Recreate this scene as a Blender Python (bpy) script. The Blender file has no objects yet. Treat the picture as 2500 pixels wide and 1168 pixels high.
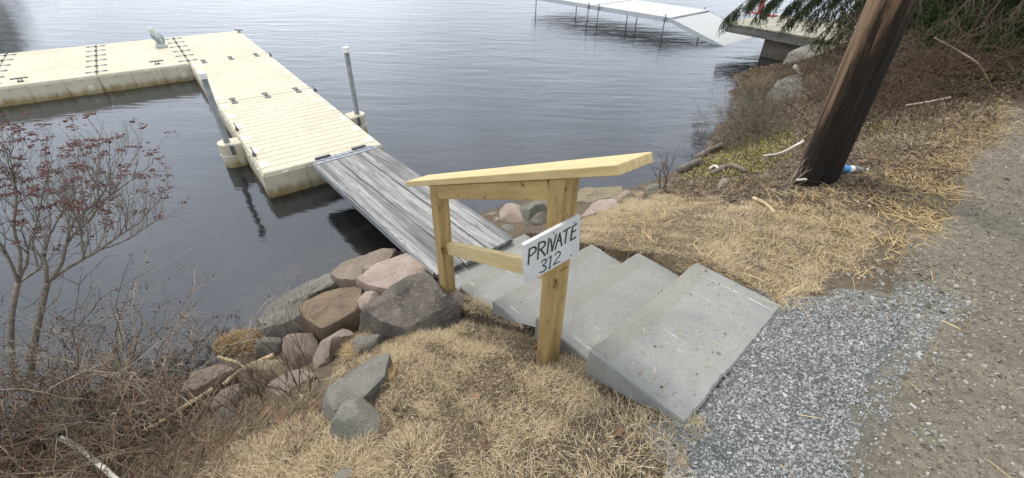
import bpy, bmesh, math, random
import numpy as np
from mathutils import Vector, Matrix, noise as mnoise

random.seed(7)
RNG = np.random.default_rng(11)
scene = bpy.context.scene
COL = scene.collection

# ------------------------------------------------------------------ camera
CAM_F, CAM_PITCH, CAM_ROLL, CAM_H = 1087.4, math.radians(35.512), math.radians(1.115), 2.83
_F = np.array([0, math.cos(CAM_PITCH), -math.sin(CAM_PITCH)])
_R0 = np.array([1.0, 0, 0]); _U0 = np.array([0, math.sin(CAM_PITCH), math.cos(CAM_PITCH)])
_R = math.cos(CAM_ROLL) * _R0 + math.sin(CAM_ROLL) * _U0
_U = -math.sin(CAM_ROLL) * _R0 + math.cos(CAM_ROLL) * _U0
_O = np.array([0, 0, CAM_H])
cd = bpy.data.cameras.new('camera')
cd.sensor_fit = 'HORIZONTAL'; cd.sensor_width = 36.0; cd.lens = 36.0 * CAM_F / 2500.0
cd.clip_start = 0.05; cd.clip_end = 3000
cam = bpy.data.objects.new('camera', cd); COL.objects.link(cam)
cam.matrix_world = Matrix(((_R[0], _U[0], -_F[0], 0), (_R[1], _U[1], -_F[1], 0), (_R[2], _U[2], -_F[2], CAM_H), (0, 0, 0, 1)))
scene.camera = cam

# ------------------------------------------------------------------ sky and sun
SUN_EL, SUN_AZ = math.radians(56), math.radians(-38)      # azimuth from +Y towards +X
world = bpy.data.worlds.new('World'); scene.world = world; world.use_nodes = True
wn = world.node_tree.nodes; wl = world.node_tree.links
sky = wn.new('ShaderNodeTexSky'); sky.sky_type = 'NISHITA'; sky.sun_disc = False
sky.sun_elevation = SUN_EL; sky.sun_rotation = SUN_AZ
sky.air_density = 1.0; sky.dust_density = 1.0; sky.ozone_density = 1.0
hs = wn.new('ShaderNodeHueSaturation'); hs.inputs['Saturation'].default_value = 0.30
wl.new(sky.outputs[0], hs.inputs['Color'])
# broken cloud cover, the same all over the sky
tc = wn.new('ShaderNodeTexCoord'); nz = wn.new('ShaderNodeTexNoise'); nz.inputs['Scale'].default_value = 3.0; nz.inputs['Detail'].default_value = 5
wl.new(tc.outputs['Generated'], nz.inputs['Vector'])
cr = wn.new('ShaderNodeMapRange'); cr.inputs['From Min'].default_value = 0.3; cr.inputs['From Max'].default_value = 0.7
cr.inputs['To Min'].default_value = 1.15; cr.inputs['To Max'].default_value = 1.55
wl.new(nz.outputs['Fac'], cr.inputs['Value'])
mul = wn.new('ShaderNodeMixRGB'); mul.blend_type = 'MULTIPLY'; mul.inputs['Fac'].default_value = 1
ov = wn.new('ShaderNodeMixRGB'); ov.inputs['Fac'].default_value = 0.65; ov.inputs[2].default_value = (3.75, 3.92, 4.1, 1)   # even veil of high cloud
wl.new(hs.outputs[0], ov.inputs[1]); wl.new(ov.outputs[0], mul.inputs[1]); wl.new(cr.outputs[0], mul.inputs[2])
bg = wn['Background']; bg.inputs['Strength'].default_value = 0.15
wl.new(mul.outputs[0], bg.inputs['Color'])
sd = bpy.data.lights.new('sun', 'SUN'); sd.energy = 1.5; sd.angle = math.radians(12); sd.color = (1.0, 0.93, 0.82)
sun = bpy.data.objects.new('sun', sd); COL.objects.link(sun)
_sv = Vector((math.sin(SUN_AZ) * math.cos(SUN_EL), math.cos(SUN_AZ) * math.cos(SUN_EL), math.sin(SUN_EL)))
sun.rotation_euler = _sv.to_track_quat('Z', 'Y').to_euler(); sun.location = (0, 0, 30)
vs = scene.view_settings; vs.view_transform = 'Standard'; vs.look = 'None'; vs.gamma = 1.0; vs.exposure = 0.70; vs.use_curve_mapping = False
scene.cycles.max_bounces = 8; scene.cycles.transparent_max_bounces = 12

# ------------------------------------------------------------------ pixel <-> place (2500 x 1168 photograph)
def ray(x, y): return (x - 1250) / CAM_F * _R - (y - 584) / CAM_F * _U + _F
def at(x, y, z):
    d = ray(x, y); return _O + d * ((z - CAM_H) / d[2])
def deep(x, y, t):                      # t metres along the view axis
    return _O + ray(x, y) * t
def onplane(x, y, p, n):
    d = ray(x, y); n = np.array(n); return _O + d * (((np.array(p) - _O) @ n) / (d @ n))
def proj(P):
    v = np.asarray(P, float) - _O; d = v @ _F; d = np.where(d < 0.05, 0.05, d)
    return 1250 + CAM_F * (v @ _R) / d, 584 - CAM_F * (v @ _U) / d
def inpoly(x, y, poly):
    x = np.asarray(x, float); y = np.asarray(y, float); c = np.zeros(x.shape, bool); n = len(poly)
    for i in range(n):
        x1, y1 = poly[i]; x2, y2 = poly[i - 1]
        if y1 == y2: continue
        m = ((y1 > y) != (y2 > y)) & (x < (x2 - x1) * (y - y1) / (y2 - y1) + x1); c ^= m
    return c
_ph = RNG.uniform(0, 6.28, (3, 12)); _fr = RNG.uniform(0.6, 1.6, (2, 12)) * RNG.choice([-1, 1], (2, 12))
def wob(x, y, s, k=0):                   # cheap smooth noise, about -1..1
    x = np.asarray(x, float) / s; y = np.asarray(y, float) / s; o = 0
    for i in range(4):
        j = (i + k * 4) % 12
        o = o + np.sin(x * _fr[0, j] * (1 + i * .7) + y * _fr[1, j] * (1 + i * .6) + _ph[0, j]) / (1 + i * .6)
    return o / 2.2

# ------------------------------------------------------------------ materials
MATS = {}
def newmat(name, rough=0.8, spec=0.3):
    m = bpy.data.materials.new(name); m.use_nodes = True; MATS[name] = m
    b = m.node_tree.nodes['Principled BSDF']; b.inputs['Roughness'].default_value = rough
    b.inputs['Specular IOR Level'].default_value = spec
    return m, m.node_tree.nodes, m.node_tree.links, b
def rampnode(N, stops):
    r = N.new('ShaderNodeValToRGB'); e = r.color_ramp.elements
    e[0].position = stops[0][0]; e[0].color = (*stops[0][1], 1); e[1].position = stops[-1][0]; e[1].color = (*stops[-1][1], 1)
    for p, c in stops[1:-1]:
        k = e.new(p); k.color = (*c, 1)
    return r
def coords(N, L, scale=(1, 1, 1), kind='Object'):
    t = N.new('ShaderNodeTexCoord'); mp = N.new('ShaderNodeMapping'); mp.inputs['Scale'].default_value = scale
    L.new(t.outputs[kind], mp.inputs['Vector']); return mp.outputs[0]
def noisenode(N, L, vec, scale, detail=6, rough=.6, dist=0):
    n = N.new('ShaderNodeTexNoise'); n.inputs['Scale'].default_value = scale; n.inputs['Detail'].default_value = detail
    n.inputs['Roughness'].default_value = rough; n.inputs['Distortion'].default_value = dist
    if vec is not None: L.new(vec, n.inputs['Vector'])
    return n
def mix(N, L, a, b, fac, mode='MIX'):
    m = N.new('ShaderNodeMixRGB'); m.blend_type = mode
    for i, v in ((1, a), (2, b), (0, fac)):
        if hasattr(v, 'links') or hasattr(v, 'is_linked'): L.new(v, m.inputs[i])
        elif isinstance(v, tuple): m.inputs[i].default_value = (*v, 1)
        else: m.inputs[i].default_value = v
    return m.outputs[0]
def bump(N, L, b, h, strength=.5, dist=.01):
    n = N.new('ShaderNodeBump'); n.inputs['Strength'].default_value = strength; n.inputs['Distance'].default_value = dist
    L.new(h, n.inputs['Height']); L.new(n.outputs[0], b.inputs['Normal']); return n

def rockmat(name, c1, c2, c3, scale=9, bs=.6, rough=.85, layered=False):
    m, N, L, b = newmat(name, rough, .25)
    v = coords(N, L, (1, 1, 2.2) if layered else (1, 1, 1))
    n1 = noisenode(N, L, v, scale * .45, 4, .6, .6); n2 = noisenode(N, L, v, scale * 4, 8, .75)
    n3 = noisenode(N, L, v, scale * 14, 4, .7)
    r1 = rampnode(N, [(.38, c1), (.62, c2)]); L.new(n1.outputs['Fac'], r1.inputs[0])
    r2 = rampnode(N, [(.52, (0, 0, 0)), (.7, (1, 1, 1))]); L.new(n2.outputs['Fac'], r2.inputs[0])
    c = mix(N, L, r1.outputs[0], c3, r2.outputs[0])
    r3 = rampnode(N, [(.3, (.62, .62, .62)), (.7, (1.18, 1.18, 1.18))]); L.new(n3.outputs['Fac'], r3.inputs[0])
    c = mix(N, L, c, r3.outputs[0], .8, 'MULTIPLY'); L.new(c, b.inputs['Base Color'])
    h = mix(N, L, n2.outputs['Fac'], n3.outputs['Fac'], .45); bump(N, L, b, h, min(1, bs * 1.5), .03)
    return m
rockmat('rock_pink', (.40, .31, .26), (.51, .42, .36), (.33, .25, .21))
rockmat('rock_dark', (.065, .058, .056), (.20, .175, .145), (.30, .265, .21), 5)
rockmat('rock_brown', (.25, .19, .13), (.17, .135, .11), (.36, .25, .12), 7)
rockmat('rock_grey', (.195, .188, .165), (.28, .265, .23), (.12, .118, .108), 8)
rockmat('rock_slate', (.235, .228, .198), (.32, .308, .265), (.15, .15, .135), 7, .8, .85, True)
rockmat('rock_tan', (.29, .235, .19), (.38, .31, .25), (.20, .165, .13), 8)
rockmat('rock_lichen', (.30, .26, .17), (.25, .21, .16), (.37, .33, .16), 7)
rockmat('rock_green', (.24, .245, .20), (.19, .20, .17), (.33, .30, .25), 8)

# wood: long axis of every board is local X
def woodmat(name, base, dark, light, knots=True, gs=1.0, rough=.75, bs=.25, wear=None, across=(1, 14, 14)):
    m, N, L, b = newmat(name, rough, .25)
    v = coords(N, L, (1.0 * gs, across[1] * gs, across[2] * gs))
    oi = N.new('ShaderNodeObjectInfo'); ad = N.new('ShaderNodeVectorMath'); ad.operation = 'ADD'
    sc = N.new('ShaderNodeVectorMath'); sc.operation = 'SCALE'; sc.inputs['Scale'].default_value = 37.0
    cmb = N.new('ShaderNodeCombineXYZ')
    for i in range(3): L.new(oi.outputs['Random'], cmb.inputs[i])
    L.new(cmb.outputs[0], sc.inputs[0]); L.new(v, ad.inputs[0]); L.new(sc.outputs[0], ad.inputs[1]); v2 = ad.outputs[0]
    n0 = noisenode(N, L, v2, .8, 4, .6, .9)
    w = N.new('ShaderNodeTexWave'); w.wave_type = 'BANDS'; w.bands_direction = 'Y'; w.inputs['Scale'].default_value = .9
    w.inputs['Distortion'].default_value = 11; w.inputs['Detail'].default_value = 3; w.inputs['Detail Scale'].default_value = .7
    L.new(v2, w.inputs['Vector'])
    fine = noisenode(N, L, v2, 5, 6, .7)
    r = rampnode(N, [(.15, dark), (.5, base), (.9, light)]); L.new(mix(N, L, w.outputs['Fac'], n0.outputs['Fac'], .78), r.inputs[0])
    rf = rampnode(N, [(.3, (.75, .75, .75)), (.7, (1.12, 1.12, 1.12))]); L.new(fine.outputs['Fac'], rf.inputs[0])
    c = mix(N, L, r.outputs[0], rf.outputs[0], .75, 'MULTIPLY')
    if knots:
        vk = coords(N, L, (3.2, 7, 7)); vo = N.new('ShaderNodeTexVoronoi'); vo.inputs['Scale'].default_value = 1.0; L.new(vk, vo.inputs['Vector'])
        rk = rampnode(N, [(.05, (1, 1, 1)), (.13, (0, 0, 0))]); L.new(vo.outputs['Distance'], rk.inputs[0])
        c = mix(N, L, c, (dark[0] * .5, dark[1] * .45, dark[2] * .4), rk.outputs[0])
    if wear:
        nw = noisenode(N, L, coords(N, L, (5, 9, 9)), wear[0], 8, .75); rw = rampnode(N, [(wear[1], (0, 0, 0)), (wear[1] + .06, (1, 1, 1))]); L.new(nw.outputs['Fac'], rw.inputs[0])
        c = mix(N, L, c, wear[2], rw.outputs[0])
    L.new(c, b.inputs['Base Color'])
    h = mix(N, L, w.outputs['Fac'], fine.outputs['Fac'], .5); bump(N, L, b, h, bs, .006)
    return m
woodmat('new_lumber', (.57, .45, .23), (.49, .37, .18), (.65, .54, .32), rough=.65, across=(1, 9, 9))
woodmat('treated_post', (.38, .27, .115), (.24, .155, .06), (.48, .36, .17), wear=(1.9, .60, (.10, .065, .03)), across=(1, 8, 8))
def plankmat():
    m, N, L, b = newmat('grey_plank', .92, .2)
    oi = N.new('ShaderNodeObjectInfo'); cmb = N.new('ShaderNodeCombineXYZ'); mu = N.new('ShaderNodeMath'); mu.operation = 'MULTIPLY'; mu.inputs[1].default_value = 23.0
    L.new(oi.outputs['Random'], mu.inputs[0]); L.new(mu.outputs[0], cmb.inputs[0]); L.new(mu.outputs[0], cmb.inputs[2])
    def cc(sc):
        ad = N.new('ShaderNodeVectorMath'); ad.operation = 'ADD'; L.new(coords(N, L, sc), ad.inputs[0]); L.new(cmb.outputs[0], ad.inputs[1]); return ad.outputs[0]
    n1 = noisenode(N, L, cc((.45, 11, 11)), 1.3, 5, .6, .8); n2 = noisenode(N, L, cc((2.2, 70, 70)), 1.0, 5, .65, .3); n3 = noisenode(N, L, cc((2.2, 7, 7)), 1.5, 8, .7)
    r1 = rampnode(N, [(.32, (.13, .135, .14)), (.46, (.25, .25, .248)), (.58, (.36, .357, .35)), (.70, (.46, .455, .44))]); L.new(n1.outputs['Fac'], r1.inputs[0])
    r2 = rampnode(N, [(.34, (.35, .35, .36)), (.5, (.9, .9, .9)), (.66, (1.15, 1.15, 1.15))]); L.new(n2.outputs['Fac'], r2.inputs[0])
    c = mix(N, L, r1.outputs[0], r2.outputs[0], .85, 'MULTIPLY')
    r3 = rampnode(N, [(.52, (0, 0, 0)), (.64, (.7, .7, .7))]); L.new(n3.outputs['Fac'], r3.inputs[0]); c = mix(N, L, c, (.13, .135, .145), r3.outputs[0])
    vo = N.new('ShaderNodeTexVoronoi'); L.new(cc((1.6, 5, 5)), vo.inputs['Vector']); rk = rampnode(N, [(.06, (1, 1, 1)), (.14, (0, 0, 0))]); L.new(vo.outputs['Distance'], rk.inputs[0])
    c = mix(N, L, c, (.06, .06, .06), rk.outputs[0]); L.new(c, b.inputs['Base Color']); bump(N, L, b, mix(N, L, n2.outputs['Fac'], n1.outputs['Fac'], .4), .8, .006)
plankmat()
woodmat('deck_board', (.42, .39, .32), (.25, .23, .19), (.50, .47, .40), rough=.9, bs=.5)
woodmat('deck_beam', (.20, .19, .17), (.09, .085, .08), (.30, .28, .25), rough=.9, bs=.6)

def plain(name, col, rough=.6, spec=.4, metal=0, var=.12, scale=20, bs=.1):
    m, N, L, b = newmat(name, rough, spec); b.inputs['Metallic'].default_value = metal
    n = noisenode(N, L, coords(N, L), scale, 6, .65)
    r = rampnode(N, [(.3, tuple(x * (1 - var) for x in col)), (.7, tuple(min(1, x * (1 + var)) for x in col))]); L.new(n.outputs['Fac'], r.inputs[0])
    L.new(r.outputs[0], b.inputs['Base Color']); bump(N, L, b, n.outputs['Fac'], bs, .005); return m
plain('galvanised', (.20, .215, .22), .5, .5, .4, .3, 12)
plain('white_cap', (.78, .79, .76), .5)
plain('dark_rubber', (.10, .105, .11), .6)
plain('hinge_metal', (.24, .26, .29), .5, .5, .5, .25, 15)
plain('aluminium', (.50, .52, .53), .45, .5, .15, .1, 8)
plain('alu_dark', (.25, .26, .28), .5, .5, .3, .2, 8)
plain('ramp_panel', (.52, .54, .54), .6)
plain('red_paint', (.36, .05, .06), .6)
plain('letter_paint', (.025, .045, .042), .6, var=.25, scale=60)
plain('stamp_ink', (.12, .07, .03), .8)
plain('berry', (.10, .012, .016), .4, .5, var=.5, scale=4)
plain('seed_head', (.12, .058, .052), .9, var=.5, scale=9)
plain('bark_grey', (.19, .168, .135), .9, .2, 0, .4, 25, .5)
plain('bark_pale', (.40, .34, .265), .9, .2, 0, .45, 9, .4)
plain('bark_dark', (.11, .075, .055), .9, .2, 0, .5, 10, .4)
plain('bark_red', (.215, .16, .11), .9, .2, 0, .45, 12, .4)
plain('birch_white', (.62, .60, .55), .8, .2, 0, .25, 12, .3)
plain('driftwood', (.17, .15, .125), .9, .2, 0, .4, 18, .6)
plain('stick_tan', (.48, .38, .24), .85, .2, 0, .3, 12, .4)
plain('conifer_bark', (.07, .05, .04), .95, .2, 0, .4, 10, .6)
plain('blue_label', (.06, .28, .62), .4)
plain('white_label', (.75, .76, .78), .4)
plain('concrete_old', (.13, .112, .09), .95, .2, 0, .4, 5, .7)

def concretestep():
    m, N, L, b = newmat('bluestone', .82, .3)
    oi = N.new('ShaderNodeObjectInfo'); mu = N.new('ShaderNodeMath'); mu.operation = 'MULTIPLY'; mu.inputs[1].default_value = 41.0; L.new(oi.outputs['Random'], mu.inputs[0]); cb = N.new('ShaderNodeCombineXYZ')
    for i in range(3): L.new(mu.outputs[0], cb.inputs[i])
    def cc(sc=(1, 1, 1)):
        ad = N.new('ShaderNodeVectorMath'); ad.operation = 'ADD'; L.new(coords(N, L, sc), ad.inputs[0]); L.new(cb.outputs[0], ad.inputs[1]); return ad.outputs[0]
    v = cc()
    n1 = noisenode(N, L, v, 1.7, 6, .65, .8); n2 = noisenode(N, L, v, 45, 6, .7)
    r = rampnode(N, [(.32, (.205, .211, .203)), (.5, (.258, .263, .25)), (.7, (.312, .312, .293))]); L.new(n1.outputs['Fac'], r.inputs[0])
    sx = N.new('ShaderNodeSeparateXYZ'); tco = N.new('ShaderNodeTexCoord'); L.new(tco.outputs['Object'], sx.inputs[0])
    # browner sawn band along the lip (local y: 0 at the lip, negative behind it)
    ns = noisenode(N, L, v, 6, 3); ma = N.new('ShaderNodeMath'); ma.operation = 'MULTIPLY_ADD'; ma.inputs[1].default_value = .02
    L.new(ns.outputs['Fac'], ma.inputs[0]); L.new(sx.outputs['Y'], ma.inputs[2])
    mr = N.new('ShaderNodeMapRange'); mr.inputs['From Min'].default_value = -.107; mr.inputs['From Max'].default_value = -.093; L.new(ma.outputs[0], mr.inputs['Value'])
    sf = N.new('ShaderNodeMath'); sf.operation = 'MULTIPLY'; sf.inputs[1].default_value = .5; L.new(mr.outputs[0], sf.inputs[0])
    c = mix(N, L, r.outputs[0], (.225, .218, .188), sf.outputs[0])
    # pale scuffs running front to back
    vs_ = cc((26, 1.6, 1)); nsc = noisenode(N, L, vs_, 1.0, 2, .5, .3); rs = rampnode(N, [(.64, (0, 0, 0)), (.70, (1, 1, 1))]); L.new(nsc.outputs['Fac'], rs.inputs[0])
    nb = noisenode(N, L, v, 5, 4, .7); rb = rampnode(N, [(.5, (0, 0, 0)), (.62, (.75, .75, .75))]); L.new(nb.outputs['Fac'], rb.inputs[0])
    c = mix(N, L, c, (.52, .53, .52), mix(N, L, rs.outputs[0], rb.outputs[0], 1.0, 'MULTIPLY'))
    nd = noisenode(N, L, v, 24, 2, .5); rd = rampnode(N, [(.73, (0, 0, 0)), (.76, (.8, .8, .8))]); L.new(nd.outputs['Fac'], rd.inputs[0])
    c = mix(N, L, c, (.13, .12, .105), rd.outputs[0])
    r2 = rampnode(N, [(.3, (.88, .88, .88)), (.7, (1.1, 1.1, 1.1))]); L.new(n2.outputs['Fac'], r2.inputs[0])
    c = mix(N, L, c, r2.outputs[0], 1, 'MULTIPLY'); L.new(c, b.inputs['Base Color'])
    bump(N, L, b, n2.outputs['Fac'], .35, .004)
concretestep()

def dockmat():
    m, N, L, b = newmat('cream_plastic', .55, .35)
    oi = N.new('ShaderNodeObjectInfo'); mu = N.new('ShaderNodeMath'); mu.operation = 'MULTIPLY'; mu.inputs[1].default_value = 53.0; L.new(oi.outputs['Random'], mu.inputs[0]); cb = N.new('ShaderNodeCombineXYZ'); L.new(mu.outputs[0], cb.inputs[0]); L.new(mu.outputs[0], cb.inputs[1])
    ad = N.new('ShaderNodeVectorMath'); ad.operation = 'ADD'; L.new(coords(N, L), ad.inputs[0]); L.new(cb.outputs[0], ad.inputs[1]); v = ad.outputs[0]
    n1 = noisenode(N, L, v, 1.1, 6, .65, .6); n2 = noisenode(N, L, v, 14, 6, .7)
    r = rampnode(N, [(.3, (.50, .463, .35)), (.7, (.585, .548, .43))]); L.new(n1.outputs['Fac'], r.inputs[0])
    r2 = rampnode(N, [(.3, (.86, .86, .85)), (.7, (1.06, 1.06, 1.06))]); L.new(n2.outputs['Fac'], r2.inputs[0])
    c = mix(N, L, r.outputs[0], r2.outputs[0], .8, 'MULTIPLY')
    nsp_ = noisenode(N, L, v, 9, 3, .5); rsp = rampnode(N, [(.70, (0, 0, 0)), (.76, (.7, .7, .7))]); L.new(nsp_.outputs['Fac'], rsp.inputs[0]); c = mix(N, L, c, (.30, .27, .20), rsp.outputs[0])
    nsq = noisenode(N, L, v, 3.3, 7, .7); rsq = rampnode(N, [(.52, (0, 0, 0)), (.72, (.5, .5, .5))]); L.new(nsq.outputs['Fac'], rsq.inputs[0]); c = mix(N, L, c, (.44, .40, .30), rsq.outputs[0])
    # rusty tide line near the water and drips below the deck edge
    sx = N.new('ShaderNodeSeparateXYZ'); t = N.new('ShaderNodeTexCoord'); L.new(t.outputs['Object'], sx.inputs[0])
    nd = noisenode(N, L, coords(N, L, (9, 9, 1.2)), 1.5, 5, .6); ma = N.new('ShaderNodeMath'); ma.operation = 'MULTIPLY_ADD'; ma.inputs[1].default_value = -.22
    L.new(nd.outputs['Fac'], ma.inputs[0]); L.new(sx.outputs['Z'], ma.inputs[2])
    mr = N.new('ShaderNodeMapRange'); mr.inputs['From Min'].default_value = -.30; mr.inputs['From Max'].default_value = -.40; L.new(ma.outputs[0], mr.inputs['Value'])
    c = mix(N, L, c, (.24, .18, .075), mr.outputs[0])
    ng = noisenode(N, L, coords(N, L, (1, 1, 1)), 4, 6, .7); rg = rampnode(N, [(.45, (0, 0, 0)), (.75, (.6, .6, .6))]); L.new(ng.outputs['Fac'], rg.inputs[0])
    mz = N.new('ShaderNodeMapRange'); mz.inputs['From Min'].default_value = -.03; mz.inputs['From Max'].default_value = -.06; L.new(sx.outputs['Z'], mz.inputs['Value'])
    c = mix(N, L, c, (.40, .37, .27), mix(N, L, rg.outputs[0], mz.outputs[0], 1.0, 'MULTIPLY'))
    L.new(c, b.inputs['Base Color'])
    wv = N.new('ShaderNodeTexWave'); wv.bands_direction = 'Y'; wv.inputs['Scale'].default_value = 12; L.new(v, wv.inputs['Vector'])
    bump(N, L, b, n2.outputs['Fac'], .12, .004)
dockmat()
plain('cream_cap', (.66, .63, .53), .5, var=.06)

def signmat():
    m, N, L, b = newmat('sign_board', .6, .35)
    v = coords(N, L); n1 = noisenode(N, L, v, 7, 5, .6); n2 = noisenode(N, L, coords(N, L, (6, 1, 40)), 3, 5, .6)
    r = rampnode(N, [(.3, (.50, .51, .52)), (.7, (.64, .65, .65))]); L.new(n1.outputs['Fac'], r.inputs[0])
    r2 = rampnode(N, [(.3, (.93, .93, .93)), (.7, (1.04, 1.04, 1.04))]); L.new(n2.outputs['Fac'], r2.inputs[0])
    L.new(mix(N, L, r.outputs[0], r2.outputs[0], 1, 'MULTIPLY'), b.inputs['Base Color']); bump(N, L, b, n2.outputs['Fac'], .1, .003)
signmat()

def polemat():
    m, N, L, b = newmat('creosote_pole', .85, .2)
    v = coords(N, L, (9, 9, .55)); n1 = noisenode(N, L, v, 1.6, 6, .65, .5); n2 = noisenode(N, L, coords(N, L, (26, 26, 1.0)), 2, 6, .7, .3)
    sx = N.new('ShaderNodeSeparateXYZ'); t = N.new('ShaderNodeTexCoord'); L.new(t.outputs['Object'], sx.inputs[0])
    mr = N.new('ShaderNodeMapRange'); mr.inputs['From Min'].default_value = .15; mr.inputs['From Max'].default_value = 1.7; mr.inputs['To Min'].default_value = -.30; mr.inputs['To Max'].default_value = .06; L.new(sx.outputs['Z'], mr.inputs['Value'])
    # lit side painted browner, shaded side darker, over the wood streaks (local x)
    mx = N.new('ShaderNodeMapRange'); mx.inputs['From Min'].default_value = -.15; mx.inputs['From Max'].default_value = .12; mx.inputs['To Min'].default_value = .13; mx.inputs['To Max'].default_value = -.16; L.new(sx.outputs['X'], mx.inputs['Value'])
    a1 = N.new('ShaderNodeMath'); a1.operation = 'ADD'; L.new(n1.outputs['Fac'], a1.inputs[0]); L.new(mr.outputs[0], a1.inputs[1])
    a2 = N.new('ShaderNodeMath'); a2.operation = 'ADD'; L.new(a1.outputs[0], a2.inputs[0]); L.new(mx.outputs[0], a2.inputs[1])
    r = rampnode(N, [(.28, (.020, .016, .013)), (.41, (.045, .030, .02)), (.47, (.14, .09, .055)), (.62, (.25, .17, .11))]); L.new(a2.outputs[0], r.inputs[0])
    r2 = rampnode(N, [(.32, (.25, .25, .25)), (.5, (.9, .9, .9)), (.7, (1.25, 1.25, 1.25))]); L.new(n2.outputs['Fac'], r2.inputs[0])
    L.new(mix(N, L, r.outputs[0], r2.outputs[0], .9, 'MULTIPLY'), b.inputs['Base Color']); bump(N, L, b, n2.outputs['Fac'], .9, .02)
polemat()

def rndmat(name, stops, rough=.85, translucent=0):
    m, N, L, b = newmat(name, rough, .2)
    a = N.new('ShaderNodeAttribute'); a.attribute_name = 'rnd'; r = rampnode(N, stops); L.new(a.outputs['Fac'], r.inputs[0]); L.new(r.outputs[0], b.inputs['Base Color'])
    return m
rndmat('dry_blade', [(0, (.15, .11, .066)), (.3, (.35, .27, .158)), (.7, (.53, .43, .275)), (1, (.67, .575, .41))])
rndmat('gold_blade', [(0, (.26, .17, .08)), (.5, (.45, .325, .165)), (1, (.60, .47, .28))])
rndmat('straw_stem', [(0, (.33, .23, .11)), (.5, (.52, .385, .18)), (1, (.66, .53, .29))])
rndmat('litter_bit', [(0, (.05, .036, .025)), (.4, (.15, .108, .072)), (.8, (.28, .21, .14)), (1, (.42, .34, .25))])
rndmat('slate_chip', [(0, (.12, .124, .124)), (.35, (.215, .22, .218)), (.75, (.31, .316, .31)), (1, (.43, .437, .43))])
rndmat('road_chip', [(0, (.10, .09, .074)), (.5, (.20, .18, .148)), (.85, (.28, .26, .225)), (1, (.40, .385, .36))])
rndmat('needle', [(0, (.012, .028, .010)), (.5, (.028, .055, .016)), (1, (.06, .095, .026))], .6)
rndmat('groundcover_leaf', [(0, (.10, .11, .02)), (.5, (.22, .22, .04)), (1, (.36, .33, .08))])
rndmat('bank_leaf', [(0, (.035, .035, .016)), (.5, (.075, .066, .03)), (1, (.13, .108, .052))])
rndmat('dead_leaf', [(0, (.09, .055, .038)), (.5, (.19, .115, .07)), (1, (.32, .22, .15))])
rndmat('reed_blade', [(0, (.11, .08, .05)), (.5, (.23, .175, .115)), (1, (.38, .31, .21))])

def groundmat():
    m, N, L, b = newmat('soil_and_gravel', .95, .15)
    a = N.new('ShaderNodeAttribute'); a.attribute_name = 'zone'
    v = coords(N, L); n1 = noisenode(N, L, v, 26, 8, .75); n2 = noisenode(N, L, v, 3, 5, .6); n3 = noisenode(N, L, v, 110, 3, .6)
    r = rampnode(N, [(.3, (.55, .55, .55)), (.5, (1, 1, 1)), (.72, (1.5, 1.5, 1.5))]); L.new(n1.outputs['Fac'], r.inputs[0])
    r2 = rampnode(N, [(.3, (.78, .77, .76)), (.7, (1.2, 1.2, 1.18))]); L.new(n2.outputs['Fac'], r2.inputs[0])
    c = mix(N, L, a.outputs['Color'], r.outputs[0], .85, 'MULTIPLY'); c = mix(N, L, c, r2.outputs[0], .9, 'MULTIPLY')
    L.new(c, b.inputs['Base Color'])
    bump(N, L, b, mix(N, L, n1.outputs['Fac'], n3.outputs['Fac'], .5), 1.0, .02)
groundmat()

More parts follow.
